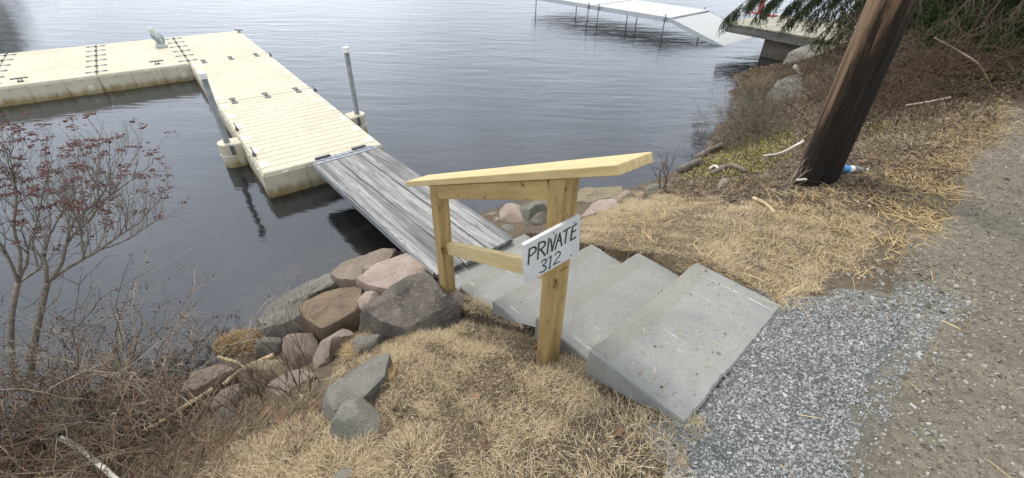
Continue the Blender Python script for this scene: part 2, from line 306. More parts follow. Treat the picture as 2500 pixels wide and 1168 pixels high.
def watermat():
    m, N, L, b = newmat('lake_water'); N.remove(b); out = N['Material Output']
    v = coords(N, L, (1, 1, 1)); rot = N.new('ShaderNodeMapping'); rot.inputs['Rotation'].default_value = (0, 0, math.radians(12)); rot.inputs['Scale'].default_value = (.45, 1.6, 1); L.new(v, rot.inputs['Vector'])
    n1 = noisenode(N, L, rot.outputs[0], 1.3, 3, .55, .5); n2 = noisenode(N, L, rot.outputs[0], 5.5, 4, .6, .3); n3 = noisenode(N, L, v, .16, 3, .5)
    # calmer water close to the shore, patches of wind ruffle farther out
    sx = N.new('ShaderNodeSeparateXYZ'); L.new(v, sx.inputs[0]); mr = N.new('ShaderNodeMapRange'); mr.inputs['From Min'].default_value = 2.5; mr.inputs['From Max'].default_value = 12.0; mr.inputs['To Min'].default_value = .20; mr.inputs['To Max'].default_value = 1.0; L.new(sx.outputs['Y'], mr.inputs['Value'])
    h = N.new('ShaderNodeMath'); h.operation = 'MULTIPLY_ADD'; h.inputs[1].default_value = .30; L.new(n2.outputs['Fac'], h.inputs[0]); L.new(n1.outputs['Fac'], h.inputs[2])
    h2 = N.new('ShaderNodeMath'); h2.operation = 'MULTIPLY'; L.new(h.outputs[0], h2.inputs[0]); L.new(mr.outputs[0], h2.inputs[1])
    pr = N.new('ShaderNodeMapRange'); pr.inputs['From Min'].default_value = .35; pr.inputs['From Max'].default_value = .65; pr.inputs['To Min'].default_value = .6; pr.inputs['To Max'].default_value = 1.2; L.new(n3.outputs['Fac'], pr.inputs['Value'])
    h3 = N.new('ShaderNodeMath'); h3.operation = 'MULTIPLY'; L.new(h2.outputs[0], h3.inputs[0]); L.new(pr.outputs[0], h3.inputs[1])
    bp = N.new('ShaderNodeBump'); bp.inputs['Strength'].default_value = 1.0; bp.inputs['Distance'].default_value = .027; L.new(h3.outputs[0], bp.inputs['Height'])
    fr = N.new('ShaderNodeFresnel'); fr.inputs['IOR'].default_value = 1.75; L.new(bp.outputs[0], fr.inputs['Normal'])
    gl = N.new('ShaderNodeBsdfGlossy'); gl.inputs['Roughness'].default_value = .012; gl.inputs['Color'].default_value = (.86, .90, .97, 1); L.new(bp.outputs[0], gl.inputs['Normal'])
    tr = N.new('ShaderNodeBsdfTransparent'); tr.inputs['Color'].default_value = (.62, .60, .56, 1)
    df = N.new('ShaderNodeBsdfDiffuse'); df.inputs['Color'].default_value = (.062, .064, .066, 1)
    m1 = N.new('ShaderNodeMixShader'); m1.inputs[0].default_value = .20; L.new(tr.outputs[0], m1.inputs[1]); L.new(df.outputs[0], m1.inputs[2])
    ms = N.new('ShaderNodeMixShader'); L.new(fr.outputs[0], ms.inputs[0]); L.new(m1.outputs[0], ms.inputs[1]); L.new(gl.outputs[0], ms.inputs[2])
    L.new(ms.outputs[0], out.inputs['Surface'])
watermat()
def bottlemat():
    m, N, L, b = newmat('clear_plastic', .15, .5); b.inputs['Transmission Weight'].default_value = .85; b.inputs['Base Color'].default_value = (.85, .88, .88, 1); b.inputs['IOR'].default_value = 1.2
bottlemat()
plain('decoy_white', (.60, .62, .60), .7, var=.1)
plain('decoy_grey', (.25, .28, .29), .7, var=.35, scale=14)
plain('decoy_mottle', (.42, .46, .45), .7, var=.3, scale=14)

# ------------------------------------------------------------------ builders
WORLD = {}
def reg(o, parent=None, M=None):
    M = M or Matrix.Identity(4)
    COL.objects.link(o); WORLD[o.name] = M
    if parent is not None:
        o.parent = parent; o.matrix_basis = WORLD[parent.name].inverted() @ M
    else: o.matrix_basis = M
    return o
def empty(name, loc, label, cat, group=None, rz=0):
    o = bpy.data.objects.new(name, None); o.empty_display_size = .1
    reg(o, None, Matrix.Translation(Vector(loc)) @ Matrix.Rotation(rz, 4, 'Z')); tag(o, label, cat, group); return o
def tag(o, label=None, cat=None, group=None, kind=None):
    if label: o['label'] = label
    if cat: o['category'] = cat
    if group: o['group'] = group
    if kind: o['kind'] = kind
    return o
def meshobj(name, me, mat, parent=None, M=None):
    if mat: me.materials.append(MATS[mat])
    return reg(bpy.data.objects.new(name, me), parent, M)
def bm_obj(name, bm, mat, parent=None, M=None, smooth=False):
    me = bpy.data.meshes.new(name); bm.normal_update(); bm.to_mesh(me); bm.free()
    if smooth: me.polygons.foreach_set('use_smooth', [True] * len(me.polygons))
    return meshobj(name, me, mat, parent, M)
def np_obj(name, V, faces, mat, parent=None, M=None, rnd=None, smooth=False):
    me = bpy.data.meshes.new(name); me.from_pydata([tuple(v) for v in np.asarray(V).tolist()], [], faces); 
    if rnd is not None:
        at_ = me.attributes.new('rnd', 'FLOAT', 'POINT'); at_.data.foreach_set('value', np.asarray(rnd, np.float32))
    if smooth: me.polygons.foreach_set('use_smooth', [True] * len(me.polygons))
    me.update(); return meshobj(name, me, mat, parent, M)
def box_bm(x0, x1, y0, y1, z0, z1, bev=.004, bm=None, seg=1):
    b2 = bmesh.new(); bmesh.ops.create_cube(b2, size=1)
    for v in b2.verts: v.co = Vector((x0 + (v.co.x + .5) * (x1 - x0), y0 + (v.co.y + .5) * (y1 - y0), z0 + (v.co.z + .5) * (z1 - z0)))
    if bev: bmesh.ops.bevel(b2, geom=list(b2.edges), offset=bev, segments=seg, affect='EDGES')
    if bm is None: return b2
    me = bpy.data.meshes.new('tmp'); b2.to_mesh(me); b2.free(); bm.from_mesh(me); bpy.data.meshes.remove(me); return bm
def frame(o, x, y):                       # matrix with local x along x, local y near y
    x = Vector(x).normalized(); z = x.cross(Vector(y)).normalized(); y = z.cross(x)
    return Matrix(((x.x, y.x, z.x, o[0]), (x.y, y.y, z.y, o[1]), (x.z, y.z, z.z, o[2]), (0, 0, 0, 1)))
def cyl_bm(r0, r1, h, n=20, bm=None, cap=True, bev=0):
    b = bm or bmesh.new(); r = bmesh.ops.create_cone(b, cap_ends=cap, segments=n, radius1=r0, radius2=r1, depth=h)
    for v in r['verts']: v.co.z += h / 2
    return b
def tubes(paths, k=4):
    """paths: list of (points Nx3, radii N) -> verts, faces, index of path per vertex"""
    V = []; Fc = []; R = []; o = 0
    for pi, (P, rr) in enumerate(paths):
        P = np.asarray(P, float); n = len(P)
        T = np.gradient(P, axis=0); T /= np.linalg.norm(T, axis=1)[:, None] + 1e-9
        ref = np.array([0.3, 0.2, 1.0]) if abs(T[0, 2]) < .8 else np.array([1.0, .1, 0])
        A = np.cross(T, ref); A /= np.linalg.norm(A, axis=1)[:, None] + 1e-9; B = np.cross(T, A)
        an = np.arange(k) * 2 * math.pi / k
        ring = P[:, None, :] + (A[:, None, :] * np.cos(an)[None, :, None] + B[:, None, :] * np.sin(an)[None, :, None]) * np.asarray(rr)[:, None, None]
        V.append(ring.reshape(-1, 3)); R += [pi] * (n * k)
        for i in range(n - 1):
            a = o + i * k; b = a + k
            for j in range(k):
                j2 = (j + 1) % k; Fc.append((a + j, a + j2, b + j2, b + j))
        Fc.append(tuple(o + (n - 1) * k + j for j in range(k))); Fc.append(tuple(o + k - 1 - j for j in range(k)))
        o += n * k
    return np.concatenate(V), Fc, np.array(R)
def tube_obj(name, paths, mat, parent=None, k=4, label=None, cat=None, group=None, smooth=True):
    V, Fc, R = tubes(paths, k); o = np_obj(name, V, Fc, mat, parent, smooth=smooth); tag(o, label, cat, group); return o
def spline(P, n):
    P = np.asarray(P, float); m = len(P); t = np.linspace(0, m - 1, n); o = []
    for u in t:
        i = min(int(u), m - 2); f = u - i; p0, p1, p2, p3 = P[max(i - 1, 0)], P[i], P[i + 1], P[min(i + 2, m - 1)]
        o.append(.5 * ((2 * p1) + (-p0 + p2) * f + (2 * p0 - 5 * p1 + 4 * p2 - p3) * f * f + (-p0 + 3 * p1 - 3 * p2 + p3) * f ** 3))
    return np.array(o)
def copy_tree(o, parent=None):
    c = o.copy(); COL.objects.link(c); c.parent = parent
    for ch in [x for x in bpy.data.objects if x.parent == o]: copy_tree(ch, c)
    return c

# ------------------------------------------------------------------ steps (needed by the ground)
STEP_TOP = [1.18, .98, .78, .58, .40]
LIP_L = [(.373, 1.411), (.143, 1.817), (-.122, 2.159), (-.392, 2.523), (-.628, 2.847)]
LIP_R = [(1.111, 2.112), (.872, 2.466), (.624, 2.833), (.362, 3.187), (.121, 3.511)]
STEPS = []
for i, z in enumerate(STEP_TOP):
    l = np.array(LIP_L[i]); r = np.array(LIP_R[i]); w = (r - l) / np.linalg.norm(r - l); back = np.array([w[1], -w[0]])
    dep = .50 if i == 0 else .56
    STEPS.append((l, r, w, back, dep, z))
def in_steps(x, y, pad=0.0):
    m = np.zeros(np.shape(x), bool)
    for l, r, w, b, dep, z in STEPS:
        u = (x - l[0]) * w[0] + (y - l[1]) * w[1]; t = (x - l[0]) * b[0] + (y - l[1]) * b[1]
        m |= (u > -pad) & (u < np.linalg.norm(r - l) + pad) & (t > -pad) & (t < dep + pad)
    return m

# ------------------------------------------------------------------ ground shape
CP = [  # photograph x, y and height above the water
 (1672,1045,1.165),(1930,770,1.165),(1800,900,1.165),(2000,1100,1.18),(2400,1100,1.2),(2400,800,1.2),(2450,420,1.25),(2460,280,1.3),(2150,650,1.15),(2250,450,1.14),(2020,620,1.12),
 (1720,632,1.14),(1575,606,.93),(1460,585,.72),(1330,575,.5),(1620,540,.86),(1800,540,1.0),(1850,660,1.13),(1500,540,.55),(1560,485,.2),(1480,490,.12),(1400,500,.12),(1300,500,.08),(1220,535,.12),(1250,530,.1),
 (1985,445,1.0),(1900,470,.9),(1800,460,.6),(1700,450,.3),(1880,380,.68),(2090,350,1.05),(1790,370,.2),(1830,290,.25),(1860,210,.12),(1960,150,.22),(1980,230,.5),(2060,270,.9),(2150,220,1.15),(2300,110,1.5),(2200,330,1.12),(2350,230,1.3),(2480,110,1.6),(2480,20,2.0),(2250,30,1.7),(2080,120,.7),
 (1200,500,-.05),(1400,468,-.03),(1555,458,0),(1650,415,0),(1720,362,0),(1760,300,0),(1780,220,0),(1790,175,0),(1860,165,0),
 (1330,865,.97),(1210,800,.70),(1120,745,.55),(1425,905,1.02),(1560,1000,1.1),(1250,1160,1.12),(1000,1150,1.0),(1100,950,.9),(950,900,.70),(880,960,.66),(750,1150,.72),(600,1100,.55),(480,1168,.55),(700,930,.30),(860,830,.28),(1000,790,.46),(1070,740,.5),(560,960,.06),(400,1120,.28),(200,1168,.25),(1060,690,.22),(950,680,.05),(800,760,.03),
 (930,618,-.06),(850,655,-.06),(700,760,-.05),(620,825,-.04),(500,900,-.03),(370,980,0),(200,1040,0),(0,1080,0),(1000,560,-.25),
 (550,780,-.45),(780,600,-.5),(300,880,-.4),(0,900,-.4),(1150,470,-.35),(1400,430,-.4),(1600,380,-.4),(1700,250,-.5),(1700,120,-.6),(1000,440,-.8),(700,430,-1.0),(300,600,-1.0),(1300,300,-1.3),(800,200,-1.5),(400,300,-1.5)]
CW = [(0,-1,1.2),(2,-1,1.2),(4,0,1.22),(-1.5,-.6,.95),(-3,0,.5),(-2.6,.9,.35),(-4.2,.6,.2),(5,2,1.3),(6,4,1.5),(7.5,6,1.9),(9,8,2.2),(8,10,1.0),(9,11.5,.9),(-5.5,1.2,-.2),(7.2,10.5,.3),(5.6,11.5,-.3),(6.6,13,-.6),(8,15,-.8),(4.5,12,-.8),(10,14,.1),(3,-3,1.25),(-3,-3,1.1)]
P3 = np.array([at(*c) for c in CP] + [list(c) for c in CW])
def far_z(x, y):
    s = (x + 2.5) * .74 - (y - 2.5) * .67
    return np.clip(s * .28, -2.0, 1.7)
ang = np.linspace(0, 2 * math.pi, 28, endpoint=False); ring = np.stack([1 + 17 * np.cos(ang), 6 + 17 * np.sin(ang)], 1)
P3 = np.vstack([P3, np.column_stack([ring, far_z(ring[:, 0], ring[:, 1])])])
def _U2(r2): return np.where(r2 < 1e-12, 0, r2 * np.log(r2 + 1e-12))
_n = len(P3); _K = _U2(((P3[:, None, :2] - P3[None, :, :2]) ** 2).sum(2)) + np.eye(_n) * .02
_Pm = np.column_stack([np.ones(_n), P3[:, :2]]); _A = np.block([[_K, _Pm], [_Pm.T, np.zeros((3, 3))]])
_w = np.linalg.solve(_A, np.concatenate([P3[:, 2], np.zeros(3)]))
def tps(x, y):
    x = np.asarray(x, float); sh = x.shape; x = x.ravel(); y = np.asarray(y, float).ravel(); o = np.empty(x.shape)
    for s in range(0, len(x), 20000):
        xs, ys = x[s:s + 20000], y[s:s + 20000]
        r2 = (xs[:, None] - P3[None, :, 0]) ** 2 + (ys[:, None] - P3[None, :, 1]) ** 2
        o[s:s + 20000] = _U2(r2) @ _w[:_n] + _w[_n] + _w[_n + 1] * xs + _w[_n + 2] * ys
    return o.reshape(sh)
def ground(x, y, carve=True):
    x = np.asarray(x, float); y = np.asarray(y, float)
    d = np.hypot(x - 1, y - 6); k = np.clip((16 - d) / 4, 0, 1); k = k * k * (3 - 2 * k)
    z = np.clip(tps(np.clip(x, -17, 19), np.clip(y, -12, 24)), -2, 2.3) * k + far_z(x, y) * (1 - k)
    z = z + .010 * wob(x, y, .16, 1) + .018 * wob(x, y, .5, 2)
    if carve:
        for l, r, w, b, dep, zt in STEPS:
            u = (x - l[0]) * w[0] + (y - l[1]) * w[1]; t = (x - l[0]) * b[0] + (y - l[1]) * b[1]
            m = (u > .02) & (u < np.linalg.norm(r - l) - .02) & (t > .02) & (t < dep - .02); z = np.where(m, np.minimum(z, zt - .12), z)
        # earth beside the flight follows it without burying the treads
        l0, r0, w0, b0 = STEPS[0][:4]; dn = -b0; wid = np.linalg.norm(r0 - l0)
        lips = [float((STEPS[i][0] - l0) @ dn) for i in range(5)]; hs_ = [t - .205 for t in STEP_TOP]
        sd_ = (x - l0[0]) * dn[0] + (y - l0[1]) * dn[1]; u = (x - l0[0]) * w0[0] + (y - l0[1]) * w0[1] + .10 * np.clip(sd_, 0, 2)
        line = np.interp(sd_, [-.5] + lips + [2.6], [1.168] + hs_ + [-.1])
        eR = u - wid; eL = -u
        capR = line + .0 + np.maximum(eR, 0) * 1.1; capL = line + .02 + np.maximum(eL, 0) * .5
        on = (sd_ > -.52) & (sd_ < 1.95)
        z = np.where(on & (eR > -.2) & (eR < .8), np.minimum(z, capR), z); z = np.where(on & (eL > -.2) & (eL < .6), np.minimum(z, capL), z)
    return z
def hit(px, py):                                  # where the line of sight meets the ground
    d = ray(px, py); ts = np.linspace(.5, 30, 3000); P = _O + d[None] * ts[:, None]
    g = ground(P[:, 0], P[:, 1]); i = np.argmax(P[:, 2] < np.maximum(g, 0)); return P[i]

def axis(core0, core1, step, ends):
    c = list(np.arange(core0, core1 + 1e-6, step)); s = step; v = core1
    while v < ends: s *= 1.12; v += s; c.append(v)
    s = step; v = core0
    while v > -ends: s *= 1.12; v -= s; c.insert(0, v)
    return np.array(c)
gx = axis(-3.0, 4.2, .026, 700); gy = axis(.4, 5.0, .026, 700)
GX, GY = np.meshgrid(gx, gy, indexing='ij'); GZ = ground(GX, GY)
ZONE_GRAVEL = [(1640,1060),(1640,960),(1850,720),(1960,725),(2060,725),(2180,690),(2300,700),(2360,760),(2290,830),(2190,930),(2170,1010),(2120,1100),(2100,1300),(1560,1300),(1610,1168)]
GRAVEL_CORE = [(1600,1060),(1640,940),(1850,700),(1990,755),(2100,760),(2220,740),(2240,790),(2140,890),(2070,1000),(2030,1300),(1560,1300),(1630,1168)]
ZONE_ROAD = [(2100,1300),(2120,1100),(2190,930),(2330,760),(2260,690),(2180,640),(2290,540),(2370,430),(2460,290),(2540,250),(4000,100),(6000,1300)]
ZONE_LAWN_L = [(1150,715),(1250,770),(1350,835),(1490,870),(1710,1040),(1640,1200),(1600,1400),(500,1400),(560,1168),(700,1110),(800,1090),(840,950),(800,930),(830,860),(900,800),(1000,820),(1080,760)]
ZONE_LAWN_R = [(1430,625),(1410,560),(1500,515),(1560,480),(1700,480),(1800,500),(1900,505),(2050,500),(2130,560),(2090,650),(2000,710),(1905,755),(1840,745),(1700,670),(1560,645)]
ZONE_DIRT = [(1400,905),(1470,930),(1690,1060),(1640,1200),(1600,1400),(1200,1400),(1230,1130),(1350,1060),(1500,1000)]
def zones(x, y, z):
    px, py = proj(np.stack([x, y, z], -1)); jx = px + 28 * wob(x, y, .13, 0) + 14 * wob(x, y, .05, 1); jy = py + 20 * wob(x, y, .13, 2) + 10 * wob(x, y, .05, 0)
    return px, py, jx, jy
_px, _py, _jx, _jy = zones(GX, GY, GZ)
C3 = np.empty(GX.shape + (3,)); C3[:] = (.13, .105, .077)
C3[inpoly(_jx, _jy, ZONE_LAWN_L)] = (.105, .082, .058); C3[inpoly(_jx, _jy, ZONE_LAWN_R)] = (.125, .097, .066)
C3[inpoly(_jx, _jy, ZONE_DIRT)] = (.08, .063, .047)
C3[inpoly(_jx, _jy, ZONE_ROAD)] = (.20, .177, .140); C3[inpoly(_jx, _jy, ZONE_GRAVEL)] = (.185, .17, .142); C3[inpoly(_jx, _jy, GRAVEL_CORE)] = (.14, .145, .146)
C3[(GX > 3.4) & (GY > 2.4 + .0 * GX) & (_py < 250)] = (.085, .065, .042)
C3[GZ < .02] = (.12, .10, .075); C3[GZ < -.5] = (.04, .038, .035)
nx, ny = GX.shape; V = np.stack([GX, GY, GZ], -1).reshape(-1, 3); idx = np.arange(nx * ny).reshape(nx, ny)
Q = np.stack([idx[:-1, :-1], idx[1:, :-1], idx[1:, 1:], idx[:-1, 1:]], -1).reshape(-1, 4)
me = bpy.data.meshes.new('ground'); me.from_pydata(V.tolist(), [], Q.tolist()); me.polygons.foreach_set('use_smooth', [True] * len(me.polygons))
ca = me.color_attributes.new('zone', 'FLOAT_COLOR', 'POINT'); ca.data.foreach_set('color', np.concatenate([C3.reshape(-1, 3), np.ones((nx * ny, 1))], 1).astype(np.float32).ravel())
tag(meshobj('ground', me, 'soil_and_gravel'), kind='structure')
# lake
bm = bmesh.new(); s = 900
for c in ((-s, -s), (s, -s), (s, s), (-s, s)): bm.verts.new((c[0], c[1], 0))
bm.faces.new(bm.verts); tag(bm_obj('lake', bm, 'lake_water'), kind='structure')

# ------------------------------------------------------------------ stone steps
ORD = ['topmost broad bluestone slab step flush with the grey gravel', 'second bluestone slab step below the topmost, beside the sign post', 'middle bluestone slab step with a scuffed wavy lip', 'fourth bluestone slab step, just above the lowest slab', 'lowest bluestone slab, where the grey plank gangway lands']
for i, (l, r, w, b, dep, z) in enumerate(STEPS):
    wid = float(np.linalg.norm(r - l)); th = .198 if i < 4 else .16
    b2 = bmesh.new(); nxs, nys = 28, 14
    top = [[None] * (nys + 1) for _ in range(nxs + 1)]; bot = [[None] * (nys + 1) for _ in range(nxs + 1)]
    for a in range(nxs + 1):
        for c in range(nys + 1):
            u = a / nxs * wid; t = -c / nys * dep
            eu = .009 * mnoise.noise(Vector((i * 9.1, t * 6, 1))) * (1 if a in (0, nxs) else 0); et = (.008 * mnoise.noise(Vector((u * 5, i * 7.7, 4))) + .006 * mnoise.noise(Vector((u * 19, i * 3.7, 4)))) * (1 if c in (0, nys) else 0)
            zz = .003 * mnoise.noise(Vector((u * 3, t * 3, i * 5.0)))
            top[a][c] = b2.verts.new((u + eu, t + et, zz)); bot[a][c] = b2.verts.new((u + eu, t + et, -th))
    for a in range(nxs):
        for c in range(nys):
            b2.faces.new((top[a][c + 1], top[a + 1][c + 1], top[a + 1][c], top[a][c])); b2.faces.new((bot[a][c], bot[a + 1][c], bot[a + 1][c + 1], bot[a][c + 1]))
    for a in range(nxs):
        b2.faces.new((top[a][0], top[a + 1][0], bot[a + 1][0], bot[a][0])); b2.faces.new((bot[a][nys], bot[a + 1][nys], top[a + 1][nys], top[a][nys]))
    for c in range(nys):
        b2.faces.new((bot[0][c], bot[0][c + 1], top[0][c + 1], top[0][c])); b2.faces.new((top[nxs][c], top[nxs][c + 1], bot[nxs][c + 1], bot[nxs][c]))
    bmesh.ops.recalc_face_normals(b2, faces=b2.faces)
    rim = [e for e in b2.edges if len(e.link_faces) == 2 and e.calc_face_angle(0) > .9]
    bmesh.ops.bevel(b2, geom=rim, offset=.006, segments=2, affect='EDGES')
    o = bm_obj('stone_step', b2, 'bluestone', None, frame((l[0], l[1], z), (w[0], w[1], 0), (-b[0], -b[1], 0)))
    tag(o, ORD[i], 'step', 'bluestone slab steps down to the lake')

# ------------------------------------------------------------------ handrail and sign
Hd = np.array([-.605, .796, 0]); Wd = np.array([.796, .605, 0]); SL = -.474
q1 = np.array([.206, 1.60, 0]); q2 = np.array([-.474, 2.495, 0]); LR = float(np.linalg.norm(q2 - q1))
zb = lambda s: 2.0025 + SL * s
rail = empty('handrail', (q1[0], q1[1], .9), 'new yellow lumber handrail with two posts beside the stone steps', 'handrail')
def post(q, s, z0, mat):
    h = zb(s) - z0; b2 = box_bm(-0, h, -.0445, .0445, -.0445, .0445, .004)
    for v in b2.verts:
        if v.co.x > h * .5: v.co.x += -SL * v.co.z * -1 - .001      # top cut to the slope of the rail
    return bm_obj('post', b2, mat, rail, frame((q[0], q[1], z0), (0, 0, 1), Wd))
p_front = post(q1, 0, .80, 'treated_post'); p_front['label'] = 'thick post carrying the white sign'
post(q2, LR, .30, 'treated_post')
dvec = np.array([Hd[0], Hd[1], SL])
def board(name, s0, s1, off_w, wid, zc, th, mat, slope=SL):
    d = np.array([Hd[0], Hd[1], slope]); ln = (s1 - s0) * math.sqrt(1 + slope * slope)
    o = q1 + Hd * s0 + Wd * off_w + np.array([0, 0, zc]); b2 = box_bm(0, ln, -wid / 2, wid / 2, -th / 2, th / 2, .003)
    return bm_obj(name, b2, mat, rail, frame(o, d, -Wd))
cosS = 1 / math.sqrt(1 + SL * SL)
board('rail_cap', -.295, 1.53, -.05 + .092, .184, zb(-.295) + .019 / cosS + .001, .038, 'new_lumber')
board('brace', .0455, LR - .0455, -.02, .038, zb(.0455) - .045 / cosS - .002, .088, 'treated_post')
lo_s = (1.37 - .99) / (.259 - 1.066)
board('lower_rail', .0455, LR - .0455, .015, .038, .99 + lo_s * (.0455 - 1.066), .095, 'new_lumber', lo_s)
for s_, zz_ in ((0, 1.40), (0, 1.43), (LR, 1.02), (LR, .98), (0, 1.93), (LR, 1.41)):
    P = q1 + Hd * (s_ + (-.0 if s_ else 0)) - Wd * .0447 + np.array([0, 0, zz_]); bm_obj('screw', cyl_bm(.004, .0035, .0012, 10), 'alu_dark', rail, frame(P, Hd, (0, 0, 1)) @ Matrix.Rotation(math.pi, 4, 'X'))
# sign board
sg0 = q1 - Hd * (.0445 + .001); nrm = -Hd
sign = empty('sign', sg0 + Wd * -.10 + np.array([0, 0, 1.58]), 'white board sign lettered PRIVATE 312 screwed to the handrail post', 'sign')
TLc, TRc, BLc = onplane(1279, 600, sg0 + nrm * .02, Hd), onplane(1418, 526, sg0 + nrm * .02, Hd), onplane(1278, 698, sg0 + nrm * .02, Hd)
ex = TRc - TLc; ey = BLc - TLc; sw, sh_ = float(np.linalg.norm(ex)), float(np.linalg.norm(ey))
b2 = box_bm(0, sw, -sh_, 0, -.019, 0, .0015)
sboard = bm_obj('board', b2, 'sign_board', sign, frame(TLc, ex, -ey))
def stroke(pts, wdt, name='letter', mat='letter_paint', plane=None, lift=.0012):
    P = [onplane(1250 + x / 5.311, 500 + y / 5.311, sg0 + nrm * (.02 + lift), Hd) for x, y in pts]
    P = spline(P, max(2, (len(P) - 1) * 6 + 1)) if len(P) > 2 else np.array(P)
    V, Fc = [], []
    def dome(c, r):
        k = len(V)
        for a in range(10): V.append(c + Wd * math.cos(a * .6283) * r + np.array([0, 0, 1]) * math.sin(a * .6283) * r)
        Fc.append(tuple(range(k, k + 10)))
    for i in range(len(P) - 1):
        d = P[i + 1] - P[i]; d /= np.linalg.norm(d) + 1e-9; s = np.cross(d, Hd); s /= np.linalg.norm(s); k = len(V); r = wdt / 2
        j = nrm * .00012 * (i % 2)
        V.extend([P[i] + s * r + j, P[i + 1] + s * r + j, P[i + 1] - s * r + j, P[i] - s * r + j]); Fc.append((k, k + 1, k + 2, k + 3))
    for i, c in enumerate(P): dome(c + nrm * (.00024 + .00004 * (i % 3)), wdt / 2)
    return V, Fc
def glyph(strokes, wdt, parent, name='letter'):
    V, Fc = [], []
    for i, st in enumerate(strokes):
        v, f = stroke(st, wdt, lift=.0012 + i * .0003); k = len(V); V += v; Fc += [tuple(a + k for a in q) for q in f]
    np_obj(name, V, Fc, 'letter_paint', parent)
LW = .0084
G = [[[(228,575),(212,775)], [(225,582),(262,560),(300,553),(314,582),(292,622),(252,656),(222,672)]],
     [[(350,500),(335,705)], [(347,506),(388,484),(424,484),(432,515),(405,556),(350,592)], [(375,583),(430,655)]],
     [[(482,440),(458,635)]],
     [[(507,455),(521,600)], [(575,390),(522,600)]],
     [[(560,580),(622,370)], [(622,370),(645,530)], [(590,478),(638,455)]],
     [[(665,350),(755,295)], [(712,325),(690,500)]],
     [[(788,290),(760,465)], [(786,290),(838,248)], [(782,357),(822,336)], [(760,465),(825,425)]],
     [[(383,748),(412,716),(446,716),(436,755),(400,790),(436,800),(438,832),(410,866),(360,880)]],
     [[(510,668),(488,825)], [(476,827),(500,814)], [(482,690),(510,668)]],
     [[(560,655),(590,614),(626,620),(618,660),(580,712),(538,782)], [(538,782),(572,764),(620,738)]]]
for g in G[:7]: glyph(g, LW, sboard)
for g in G[7:]: glyph(g, LW * .78, sboard, 'numeral')
for c in ((810, 230), (540, 368), (762, 657)):
    P = onplane(1250 + c[0] / 5.311, 500 + c[1] / 5.311, sg0 + nrm * .02, Hd); b2 = cyl_bm(.0036, .003, .002, 10)
    bm_obj('screw', b2, 'letter_paint', sboard, frame(P, Wd, (0, 0, 1)))
# small mill stamp inked on the post below the sign
b2 = bmesh.new()
for k, (u, hh) in enumerate(((-.020, 1), (-.014, .7), (-.008, 1), (-.001, .8), (.006, 1), (.012, .6), (.018, 1))):
    box_bm(u, u + .0028, -.006 * hh, .006 * hh, 0, .0006, 0, b2)
    box_bm(u, u + .005, -.001, .0014, 0, .0008, 0, b2)
bm_obj('mill_stamp', b2, 'stamp_ink', p_front, frame(onplane(1250 + 675 / 5.311, 500 + 830 / 5.311, q1 - Hd * .0447, Hd), Wd + np.array([0, 0, .12]), (0, 0, 1)))

